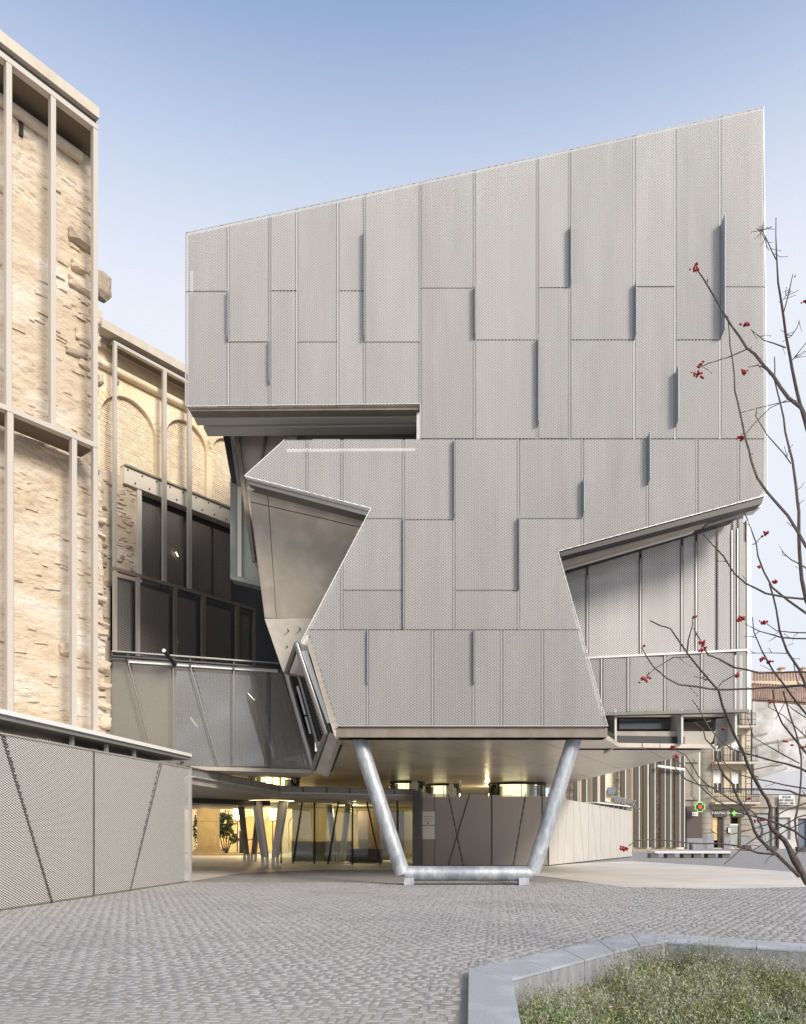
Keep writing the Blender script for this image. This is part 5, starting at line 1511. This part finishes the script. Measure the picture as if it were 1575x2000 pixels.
for i, (a, b, Y, lab) in enumerate(((1457, 1470, 76, 'dark kerb block in front of the pharmacy'), (1505, 1520, 72, 'dark kerb block in front of the grey shutter door'), (1563, 1582, 66, 'dark kerb block at the right edge by the tree'))):
    o = MB().prism([(fx(a, Y), Y, 0), (fx(b, Y), Y, 0), (fx(b, Y) - .15, Y, .42), (fx(a, Y) - .1, Y, .45)], (0, .7, 0)).obj('kerb_block', mat('dark_kerb', (.07, .07, .07), .7), None, bevel=.02)
    tag(o, lab, 'kerb block', 'dark kerb blocks along the street')
o = MB().tube([(fx(1350, 76), 76, 0), (fx(1350, 76), 76, .6), (fx(1350, 76), 76, .7)], [.16, .16, .08], 10).obj('bollard', M_STEELD, None, True)
tag(o, 'short dark bollard by the granite base left of the corner column', 'bollard')
o = MB().box(fx(1442, 78), fx(1455, 78), 78, 78.3, .12, .32).obj('red_planter', mat('red_box', (.35, .03, .03), .5), None)
tag(o, 'small red box lying before the pharmacy window', 'box')
sl = thing('street_lamp', 'grey street lamp head on an arm reaching from the party wall', 'street lamp', at(1470, 1504, 79))
MB().tube([at(1468, 1504, 83), at(1510, 1495, 79)], .05, 6).obj('lamp_arm', M_STEELM, sl, True)
MB().tube([at(1509, 1496, 79), at(1518, 1493, 79), at(1528, 1492.5, 79)], [.06, .2, .06], 8).obj('lamp_head', M_STEELG, sl, True)
# row of houses closing the view beyond the frame edges so that reflections and side steps see a street
sr = thing('street_row', 'plain cream terrace closing the far side of the street', 'terrace', (60, 95, 0))
MB().box(45, 120, 92, 100, 0, 12).obj('terrace_wall', M_CREAM, sr)

# ------------------------------------------------------------------ planter
pt = thing('granite_planter', 'sunken planting bed with a wide grey granite rim in the foreground', 'planter', (3.5, 7, 0))
nP = len(PO)
for i in range(nP - 1):
    a, b, c_, d_ = PO[i], PO[i + 1], PI_[min(i + 1, len(PI_) - 1)], PI_[min(i, len(PI_) - 1)]
def ring_block(a, b, c_, d_):
    pts = inset([(a.x, a.y), (b.x, b.y), (c_.x, c_.y), (d_.x, d_.y)], .004)
    MB().prism([Vector((x, y, RIMZ - .03)) for x, y in pts], (0, 0, .03)).obj('rim_block', M_GRAN, pt, bevel=.004)
# rebuild inner outline so that outer and inner share corners
inn = [PI_[0], PI_[1], PI_[2], PI_[3], PI_[4], PI_[5], PI_[6], PI_[7]]
IO = [(PO[7], PI_[7]), (PO[0], PI_[0]), (PO[1], PI_[1]), (PO[2], PI_[2].lerp(PI_[3], .55)), (PO[3], PI_[3]), (PO[4], PI_[4]), (PO[5], PI_[5]), (PO[6], PI_[6])]
counts = [2, 1, 3, 1, 2, 3, 3]
# merge: segment list with block counts
segs = [(IO[0], IO[1], 2), (IO[1], IO[2], 2), (IO[2], IO[3], 4), (IO[3], IO[4], 1), (IO[4], IO[5], 3), (IO[5], IO[6], 4), (IO[6], IO[7], 4), (IO[7], IO[0], 5)]
for (A, B, n) in segs:
    for k in range(n):
        f0, f1 = k / n, (k + 1) / n
        ring_block(A[0].lerp(B[0], f0), A[0].lerp(B[0], f1), A[1].lerp(B[1], f1), A[1].lerp(B[1], f0))
        # inner face slab below
        a, b = A[1].lerp(B[1], f0), A[1].lerp(B[1], f1)
        dd = (b - a).normalized(); nn = Vector((-dd.y, dd.x, 0))
        cen = Vector((3.4, 7.2, 0))
        if (cen - a).dot(nn) < 0: nn = -nn
        a2_, b2_ = a + dd * .004, b - dd * .004
        MB().prism([Vector((a2_.x, a2_.y, -.6)) , Vector((b2_.x, b2_.y, -.6)), Vector((b2_.x, b2_.y, RIMZ - .032)), Vector((a2_.x, a2_.y, RIMZ - .032))], nn * -.30).obj('inner_slab', M_GRANS, pt)
bed_poly = [(q[1].x, q[1].y) for q in IO]
BEDZ = -.34
sheet('soil', inset(bed_poly, -.06), BEDZ, M_SOIL).parent = None
soil = bpy.data.objects['soil']; soil['kind'] = 'structure'

# ground cover: tens of thousands of small leaves on sprigs
def ground_cover(n, seed, col, hmin, hmax, lw_, ll, name, region=None, dens=None, leaves=12):
    g_ = np.random.default_rng(seed)
    xs_, ys_ = [], []
    bx0, bx1 = .8, 6.4; by0, by1 = 5.0, 10.8
    X = g_.uniform(bx0, bx1, n * 6); Y = g_.uniform(by0, by1, n * 6)
    ok = inside_np(X, Y, inset(bed_poly, .03))
    ok &= (X < .54 * Y + .4)
    nz_ = np.array([noise.noise(Vector((float(a) * 1.3, float(b) * 1.3, seed * 3.1))) for a, b in zip(X, Y)])
    if dens is not None: ok &= dens(nz_, X, Y)
    X, Y, nz_ = X[ok][:n], Y[ok][:n], nz_[ok][:n]
    m_ = len(X)
    nf_ = np.array([noise.noise(Vector((float(a) * 3.6, float(b) * 3.6, 7.7))) for a, b in zip(X, Y)])
    hgt = g_.uniform(hmin, hmax, m_) * np.clip(1 + 1.1 * nz_ + 2.2 * nf_, .22, 2.4)
    lean = g_.normal(0, .35, (m_, 2))
    Vs = []
    f_ = g_.uniform(.12, 1, (m_, leaves))
    cx_ = X[:, None] + lean[:, 0:1] * hgt[:, None] * f_ + g_.normal(0, .016, (m_, leaves))
    cy_ = Y[:, None] + lean[:, 1:2] * hgt[:, None] * f_ + g_.normal(0, .016, (m_, leaves))
    cz_ = BEDZ + hgt[:, None] * f_
    C_ = np.stack([cx_, cy_, cz_], -1).reshape(-1, 3)
    k = len(C_)
    A = g_.normal(size=(k, 3)); A[:, 2] += 1.3; A /= np.linalg.norm(A, axis=1)[:, None]
    B_ = np.cross(A, g_.normal(size=(k, 3))); B_ /= np.linalg.norm(B_, axis=1)[:, None]
    s1 = ll * g_.uniform(.6, 1.3, k)[:, None]; s2 = lw_ * g_.uniform(.7, 1.3, k)[:, None]
    V_ = np.stack([C_, C_ + A * s1 * .5 + B_ * s2, C_ + A * s1, C_ + A * s1 * .5 - B_ * s2], 1)
    F_ = (np.arange(k) * 4)[:, None] + np.arange(4)[None]
    return link(name, me_np(V_.reshape(-1, 3), F_), col, kind='stuff')
M_SILV = mat('silvery_leaf', (.33, .335, .235), .8, island=.45)
M_OLIV = mat('olive_leaf', (.19, .205, .07), .8, island=.45)
M_GRNL = mat('fresh_green_leaf', (.10, .19, .035), .7, island=.4)
ground_cover(9000, 1, M_SILV, .08, .30, .0040, .034, 'silver_ground_cover', dens=lambda q, x, y: q > -.05)
ground_cover(8000, 2, M_OLIV, .06, .22, .0045, .048, 'olive_ground_cover')
ground_cover(4200, 3, M_GRNL, .06, .22, .005, .055, 'green_ground_cover', dens=lambda q, x, y: (y < 7.2) & (q > -.1))

mv, mf = [[], []], [[], []]
rm = random.Random(77)
for k in range(34):
    for _ in range(50):
        x_, y_ = rm.uniform(1.0, 5.6), rm.uniform(5.8, 10.4)
        if inside_np(np.array([x_]), np.array([y_]), inset(bed_poly, .28))[0] and x_ < .54 * y_ + .2: break
    r_ = rm.uniform(.16, .38); m_ = leaf_cloud(x_, y_, BEDZ + .06, r_, r_, rm.uniform(.14, .30), int(2600 * r_), .017, k)
    a_ = np.empty(len(m_.vertices) * 3, np.float32); m_.vertices.foreach_get('co', a_)
    mv[k % 2].append(a_.reshape(-1, 3))
for i_, (nm_, mm_) in enumerate((('silver_mounds', M_SILV), ('olive_mounds', M_OLIV))):
    a_ = np.concatenate(mv[i_]); link(nm_, me_np(a_, np.arange(len(a_)).reshape(-1, 4)), mm_, kind='stuff')

def fern(x, y, s, seed, name, label, cat):
    r_ = random.Random(seed); mb = MB()
    for k in range(13):
        an = r_.uniform(0, 6.28); L_ = s * r_.uniform(.7, 1.1); up_ = r_.uniform(.5, 1.0)
        prev = Vector((x, y, BEDZ)); dirh = Vector((math.cos(an), math.sin(an), 0))
        for i in range(9):
            f = (i + 1) / 9
            q_ = Vector((x, y, BEDZ)) + dirh * L_ * f * .75 + Vector((0, 0, L_ * up_ * (f - .45 * f * f)))
            side = dirh.cross(Vector((0, 0, 1)))
            wd = .06 * s / .25 * math.sin(math.pi * min(1, f * .9 + .08)) + .008
            for sg_ in (-1, 1):
                tip = q_ + side * sg_ * wd + dirh * wd * .5
                mb.add([prev, q_, tip], [(0, 1, 2)])
            prev = q_
    me = me_from(mb.v, mb.f); o_ = link(name, me, M_GRNL); tag(o_, label, cat); return o_
for i, (px, py, s, lab) in enumerate(((1048, 1985, .42, 'bright green feathery plant in the near left corner of the bed'),
                                      (1275, 1990, .36, 'bright green feathery plant at the bottom middle of the bed'),
                                      (1330, 1975, .32, 'feathery green plant right of the bottom middle one'),
                                      (1080, 1965, .28, 'small feathery plant beside the corner one'))):
    q = gnd(px, py, -.2); fern(q.x, q.y, s, i + 3, 'feathery_plant', lab, 'plant')
def tuft(x, y, n, L_, name, label, seed):
    r_ = random.Random(seed); mb = MB()
    for k in range(n):
        an = r_.uniform(0, 6.28); l_ = L_ * r_.uniform(.6, 1.1); ln = r_.uniform(.1, .5)
        d_ = Vector((math.cos(an), math.sin(an), 0)); sd = d_.cross(Vector((0, 0, 1))) * .007
        p_ = Vector((x + r_.uniform(-.03, .03), y + r_.uniform(-.03, .03), BEDZ)); pr = p_
        for i in range(4):
            f0, f1 = i / 4, (i + 1) / 4
            q_ = p_ + d_ * l_ * ln * f1 * f1 + Vector((0, 0, l_ * f1 * (1 - .25 * f1)))
            w0, w1_ = (1 - f0 * .9), (1 - f1 * .9)
            mb.add([pr - sd * w0, pr + sd * w0, q_ + sd * w1_, q_ - sd * w1_], [(0, 1, 2, 3)]); pr = q_
    me = me_from(mb.v, mb.f); o_ = link(name, me, M_GRNL); tag(o_, label, 'grass tuft')
q = gnd(1248, 1905, -.2); tuft(q.x, q.y, 34, .55, 'grass_tuft', 'tall grassy tuft against the granite by the middle joint', 1)
q = gnd(1110, 1992, -.2); tuft(q.x, q.y, 14, .3, 'grass_tuft', 'short grassy tuft near the bottom left of the bed', 2)
q = gnd(1135, 1922, -.2); tuft(q.x, q.y, 10, .22, 'grass_tuft', 'tiny grassy tuft by the left granite face', 3)
M_BROAD = mat('grey_green_broad_leaf', (.13, .16, .12), .6, 0, (.10, .125, .08), 8, .8)
for i, (px, py, lab) in enumerate(((1470, 1990, 'broad grey-green rosette plant at the bottom right'), (1530, 1985, 'broad-leaved rosette plant nearest the right edge'))):
    q = gnd(px, py, -.25)
    bp = thing('rosette_plant', lab, 'plant', (q.x, q.y, BEDZ))
    r_ = random.Random(i)
    for k in range(11):
        an = k * 2.4 + r_.uniform(-.2, .2); L_ = r_.uniform(.13, .2); d_ = Vector((math.cos(an), math.sin(an), 0)); sd = d_.cross(Vector((0, 0, 1)))
        pts = []
        for f, w_ in ((0, .008), (.3, .028), (.65, .04), (1, .004)):
            c_ = Vector((q.x, q.y, BEDZ + .06)) + d_ * L_ * f + Vector((0, 0, L_ * (.8 * f - .5 * f * f)))
            pts += [c_ - sd * w_, c_ + Vector((0, 0, -.008)), c_ + sd * w_]
        fs = []
        for j in range(3):
            for m_ in range(2): fs.append((j * 3 + m_, j * 3 + m_ + 1, j * 3 + m_ + 4, j * 3 + m_ + 3))
        link('leaf', me_from(pts, fs), M_BROAD, bp)
M_DRY = mat('dry_leaf', (.30, .12, .05), .8)
M_PALEL = mat('pale_dead_leaf', (.55, .50, .42), .8)
for i, (px, py, lab, m_) in enumerate(((1212, 1970, 'curled orange-brown dead leaf lying in the ground cover', M_DRY), (1196, 1968, 'pale dead leaf left of the orange-brown leaf', M_PALEL),
                                      (1420, 1958, 'pale dead leaf lying right of the bed centre', M_PALEL), (1492, 1920, 'rusty dead leaf near the far right of the bed', M_DRY))):
    q = gnd(px, py, -.12)
    mb = MB()
    pts = [q + Vector((-.04, 0, 0)), q + Vector((-.01, .02, .012)), q + Vector((.04, .01, .0)), q + Vector((.012, -.022, .014)), q + Vector((0, 0, -.006))]
    mb.add(pts, [(0, 1, 4), (1, 2, 4), (2, 3, 4), (3, 0, 4)])
    o = link('dead_leaf', me_from(mb.v, mb.f), m_); tag(o, lab, 'leaf', 'dead leaves in the bed')

# ------------------------------------------------------------------ bare rowan tree on the right
tree = thing('rowan_tree', 'leafless young rowan with scattered red berry clusters at the right edge', 'tree', (gnd(1690, 2040, -.3).x, 7.4, BEDZ))
YT = 8.3
rt = random.Random(21)
def tp(px, py, k=0):
    Y = YT + .35 * math.sin(px * .013 + k * 1.7) + .25 * math.cos(py * .008 + k)
    return at(px, py, Y)
def branch(pts, w0, w1, k=0, name='branch', seg=6):
    # w in pixels of diameter at the photograph's scale
    n = len(pts); P = []; R = []
    # densify with slight crookedness
    for i in range(n - 1):
        a, b = pts[i], pts[i + 1]
        L_ = math.hypot(b[0] - a[0], b[1] - a[1]); m_ = max(1, int(L_ / 22))
        for j in range(m_):
            f = j / m_
            g_ = (i + f) / (n - 1)
            jx = rt.uniform(-1.1, 1.1) if 0 < i + f else 0; jy = rt.uniform(-1.1, 1.1) if 0 < i + f else 0
            P.append(tp(a[0] + (b[0] - a[0]) * f + jx, a[1] + (b[1] - a[1]) * f + jy, k))
            bud = 1.25 if rt.random() < .14 else 1.0
            R.append((w0 + (w1 - w0) * g_) * bud / 2 * YT / FPX)
    P.append(tp(*pts[-1], k)); R.append(w1 / 2 * YT / FPX)
    return MB().tube(P, R, seg).obj(name, M_BARK, tree, True)
trunk = [(1690, 2040), (1665, 1900), (1640, 1790), (1606, 1752), (1575, 1722), (1553, 1680), (1542, 1657), (1532, 1641), (1509, 1620), (1503, 1609)]
branch(trunk, 20, 8, 0, 'trunk', 10)
branch([(1665, 1900), (1668, 1700), (1656, 1500), (1650, 1250), (1640, 1050), (1610, 900), (1580, 830)], 18, 8, 0, 'trunk', 10)
branch([(1503, 1609), (1506, 1597), (1505, 1578), (1499, 1563), (1488, 1546), (1475, 1522), (1463, 1500), (1451, 1467), (1436, 1437), (1421, 1400), (1412, 1380), (1403, 1348), (1387, 1330), (1347, 1283), (1317, 1237), (1310, 1228), (1290, 1222), (1270, 1212)], 8.5, 2.0, 0, seg=8)
E = 1660
BR = [
 ([(1342, 1276), (1345, 1250), (1353, 1220), (1352, 1207)], 3, 1.5),
 ([(E, 1330), (1575, 1312), (1483, 1315), (1433, 1303), (1405, 1288), (1383, 1280), (1363, 1240), (1355, 1227)], 5, 1.6),
 ([(E, 1370), (1575, 1337), (1517, 1343), (1407, 1348), (1363, 1342), (1327, 1337), (1303, 1325), (1277, 1303), (1263, 1283), (1253, 1263)], 5, 1.5),
 ([(1347, 1283), (1317, 1285), (1283, 1303), (1263, 1320)], 2.5, 1.5),
 ([(1600, 870), (1575, 819), (1566, 796), (1540, 776), (1510, 735), (1474, 692), (1459, 679), (1429, 636), (1393, 575), (1375, 547), (1363, 528)], 9, 2.5),
 ([(1585, 860), (1571, 816), (1556, 763), (1548, 720), (1535, 654), (1527, 593), (1520, 552), (1519, 522), (1516, 490), (1516, 425)], 8, 1.5),
 ([(1516, 507), (1497, 466), (1490, 451)], 2.5, 1.5),
 ([(1490, 451), (1478, 447)], 1.6, 1.2), ([(1490, 451), (1492, 432)], 1.4, 1),
 ([(1530, 613), (1541, 568), (1549, 535)], 2.4, 1.2), ([(1541, 568), (1528, 588)], 1.2, 1),
 ([(1535, 679), (1513, 670), (1492, 665), (1467, 644)], 3, 1.4),
 ([(1462, 681), (1429, 695), (1383, 711), (1368, 717)], 2.8, 1.4),
 ([(1492, 717), (1478, 714), (1462, 717)], 1.8, 1.2),
 ([(1422, 618), (1424, 646), (1426, 674), (1434, 730), (1435, 763), (1447, 806), (1457, 857), (1468, 900), (1480, 933), (1500, 963), (1540, 1007), (1560, 1040), (1575, 1067), (1650, 1160)], 2, 6),
 ([(1455, 850), (1475, 826), (1505, 796), (1540, 780)], 1.6, 2.2),
 ([(1447, 806), (1480, 798), (1520, 787), (1556, 782)], 1.2, 2.2),
 ([(1475, 810), (1500, 850), (1530, 885), (1545, 905)], 1.5, 2.5),
 ([(1513, 697), (1513, 743), (1525, 788), (1535, 844), (1548, 900), (1555, 950), (1560, 1000), (1560, 1050), (1567, 1133), (1575, 1173), (1650, 1300)], 2, 8),
 ([(1535, 654), (1548, 655), (1558, 640), (1562, 625)], 1.6, 1.1),
 ([(1600, 700), (1575, 670), (1548, 703)], 3, 2.2),
 ([(1640, 500), (1575, 590)], 2.4, 1.4), 
 ([(1453, 997), (1463, 1020), (1477, 1060), (1480, 1087), (1493, 1117), (1510, 1147), (1540, 1173), (1575, 1198), (1650, 1260)], 1.6, 5),
 ([(1503, 1140), (1517, 1190), (1522, 1233), (1537, 1273), (1560, 1307), (1575, 1343), (1655, 1480)], 3, 6),
 ([(1477, 1060), (1486, 1050), (1495, 1045)], 1.6, 1.2),
 ([(1373, 1043), (1390, 1063), (1413, 1087), (1433, 1120), (1457, 1140), (1497, 1160), (1537, 1167), (1575, 1170), (1648, 1230)], 1.6, 5),
 ([(1527, 1077), (1545, 1092), (1562, 1103), (1600, 1125)], 1.6, 3),
 ([(1455, 1218), (1483, 1233), (1527, 1245), (1575, 1247), (1652, 1300)], 1.5, 3.5),
 ([(1498, 1218), (1517, 1233), (1550, 1236), (1575, 1235), (1650, 1290)], 1.5, 3),
 ([(1465, 1276), (1500, 1274), (1537, 1276)], 1, 1.8),
 ([(1470, 1205), (1473, 1233), (1487, 1270), (1510, 1310), (1533, 1340), (1575, 1395), (1655, 1500)], 1.4, 5),
 ([(1510, 1347), (1512, 1377), (1527, 1413), (1550, 1440), (1575, 1470), (1657, 1560)], 2, 6),
 ([(1400, 1345), (1412, 1331), (1435, 1318), (1452, 1306)], 2, 1.2),
 ([(1387, 1330), (1370, 1325), (1355, 1321)], 1.8, 1.1),
 ([(1352, 1367), (1362, 1381), (1373, 1402), (1385, 1420), (1406, 1444), (1430, 1464), (1448, 1470), (1475, 1477), (1509, 1485), (1536, 1491), (1565, 1500), (1600, 1520), (1657, 1600)], 1.6, 5),
 ([(1358, 1411), (1374, 1425), (1379, 1443), (1395, 1461), (1398, 1479), (1407, 1500), (1415, 1515), (1430, 1531), (1442, 1560), (1457, 1581), (1467, 1602), (1475, 1623), (1482, 1638), (1499, 1654), (1517, 1669), (1540, 1690), (1562, 1712)], 1.8, 8),
 ([(1395, 1461), (1402, 1452), (1406, 1444)], 1.5, 1.5),
 ([(1317, 1463), (1328, 1470), (1340, 1476), (1350, 1491), (1364, 1515), (1380, 1533), (1407, 1549), (1430, 1563), (1457, 1576), (1475, 1590), (1482, 1600)], 1.6, 3.4),
 ([(1315, 1480), (1340, 1501), (1349, 1513), (1361, 1530), (1380, 1546), (1400, 1564), (1424, 1578), (1460, 1591), (1490, 1599), (1520, 1608), (1550, 1623), (1575, 1640), (1655, 1720)], 1.6, 5),
 ([(1314, 1476), (1319, 1500), (1340, 1522), (1362, 1531), (1407, 1540), (1445, 1540), (1505, 1542), (1542, 1544), (1560, 1551), (1576, 1556), (1657, 1640)], 1.5, 5),
 ([(1380, 1538), (1383, 1545), (1400, 1558)], 1.5, 1.5),
 ([(1460, 1399), (1473, 1440), (1500, 1456), (1530, 1475), (1562, 1491)], 1.3, 2.6),
 ([(1409, 1478), (1420, 1497), (1450, 1514), (1480, 1521), (1530, 1532), (1575, 1541), (1650, 1600)], 1.4, 3.5),
 ([(1229, 1652), (1243, 1641), (1290, 1641), (1340, 1646), (1400, 1648), (1440, 1651), (1480, 1665), (1517, 1669)], 1.8, 4.5),
 ([(1414, 1688), (1429, 1677), (1459, 1649), (1480, 1634), (1520, 1618), (1560, 1596), (1600, 1585)], 1.6, 2.8),
 ([(1388, 1621), (1400, 1629), (1430, 1630), (1470, 1620), (1503, 1609)], 1.4, 2.8),
 ([(1500, 1605), (1530, 1585), (1575, 1568), (1640, 1560)], 2.6, 3.6),
 ([(1530, 1350), (1540, 1390), (1555, 1430), (1566, 1482), (1566, 1520), (1561, 1570), (1553, 1601), (1556, 1634), (1561, 1662), (1551, 1672)], 3, 4),
 ([(1561, 1662), (1568, 1656)], 2.5, 1.8),
 ([(1485, 1640), (1488, 1620), (1484, 1600), (1480, 1598)], 4, 2),
 ([(1500, 1380), (1530, 1396), (1560, 1425), (1575, 1440)], 1.4, 2.6),
 ([(1515, 1405), (1535, 1370), (1548, 1385), (1575, 1402)], 1.4, 2.4),
 ([(1560, 1340), (1550, 1290), (1535, 1262), (1550, 1257)], 2, 1.2),
 ([(1430, 1650), (1440, 1660), (1470, 1662), (1500, 1645), (1540, 1620), (1600, 1590)], 1.4, 2.4),
]
for i, (p_, a, b) in enumerate(BR):
    branch(p_, a, b, (i % 5) * .35)
# fine side twigs with buds
for k in range(110):
    p_, a, b = BR[rt.randrange(len(BR))]
    j = rt.randrange(len(p_) - 1)
    f = rt.random(); q_ = (p_[j][0] * (1 - f) + p_[j + 1][0] * f, p_[j][1] * (1 - f) + p_[j + 1][1] * f)
    if q_[0] > 1590 or q_[0] < 1290: continue
    an = math.atan2(p_[j][1] - p_[j + 1][1], p_[j][0] - p_[j + 1][0]) + rt.choice((-1, 1)) * rt.uniform(.4, 1.0)
    L_ = rt.uniform(9, 30); c_ = rt.uniform(-.5, .5)
    e1 = (q_[0] + math.cos(an) * L_ * .5, q_[1] + math.sin(an) * L_ * .5)
    e2 = (e1[0] + math.cos(an + c_) * L_ * .5, e1[1] + math.sin(an + c_) * L_ * .5)
    branch([q_, e1, e2], 1.5, .8, (BR.index((p_, a, b)) % 5) * .35, 'twig', 4)
    if rt.random() < .5:
        c0 = tp(e2[0], e2[1], (BR.index((p_, a, b)) % 5) * .35)
        MB().tube([c0 - Vector((0, 0, .008)), c0, c0 + Vector((.002, 0, .010))], [.002, .0045, .001], 5).obj('bud', M_BUD, tree)
# berry clusters
def ico(r):
    bm = bmesh.new(); bmesh.ops.create_icosphere(bm, subdivisions=1, radius=r)
    v = [tuple(q.co) for q in bm.verts]; f = [tuple(q.index for q in fa.verts) for fa in bm.faces]; bm.free(); return v, f
iv, if_ = ico(1.0)
BER = [(1357, 523, 9), (1457, 636, 9), (1364, 731, 12), (1369, 712, 4), (1454, 725, 8), (1448, 856, 9), (1495, 1043, 6), (1447, 1210, 9), (1493, 1215, 7), (1357, 1205, 3), (1371, 1256, 7), (1371, 1270, 7),
       (1258, 1327, 9), (1259, 1262, 2), (1441, 1319, 5), (1313, 1459, 5), (1321, 1477, 5), (1485, 1602, 8), (1217, 1657, 9), (1512, 1137, 5), (1485, 1107, 4), (1490, 1287, 5), (1504, 1293, 5), (1576, 588, 9), (1414, 1424, 3), (1462, 1560, 3), (1508, 1370, 4), (1533, 1448, 4), (1548, 1455, 3), (1570, 1462, 6)]
for (px, py, s) in BER:
    mb = MB(); c0 = tp(px, py, 0)
    for k in range(max(3, int(s * 2.1))):
        ox_, oz_ = rt.gauss(0, s * .42), rt.gauss(0, s * .30)
        r_ = rt.uniform(1.8, 2.8) * YT / FPX
        c_ = c0 + Vector((ox_ * YT / FPX, rt.gauss(0, .02), oz_ * YT / FPX + ox_ * .1 * YT / FPX))
        mb.add([c_ + Vector(v) * r_ for v in iv], if_)
    link('berry_cluster', me_from(mb.v, mb.f, smooth=True), M_BERRY, tree)
for k in range(44):      # shrivelled leaves and buds near twig ends
    p_, a, b = BR[rt.randrange(len(BR))]
    q_ = p_[rt.randrange(len(p_))]
    if q_[0] > 1572: continue
    c_ = tp(q_[0] + rt.uniform(-8, 8), q_[1] + rt.uniform(-7, 7))
    u_ = Vector((rt.uniform(-1, 1), rt.uniform(-1, 1), rt.uniform(-1, 1))).normalized() * .028
    v_ = Vector((rt.uniform(-1, 1), rt.uniform(-1, 1), rt.uniform(-1, 1))).normalized() * .010
    link('leaf', me_from([c_ - u_, c_ + v_, c_ + u_, c_ - v_ + Vector((0, .01, 0))], [(0, 1, 2), (0, 2, 3)]), M_BUD, tree)
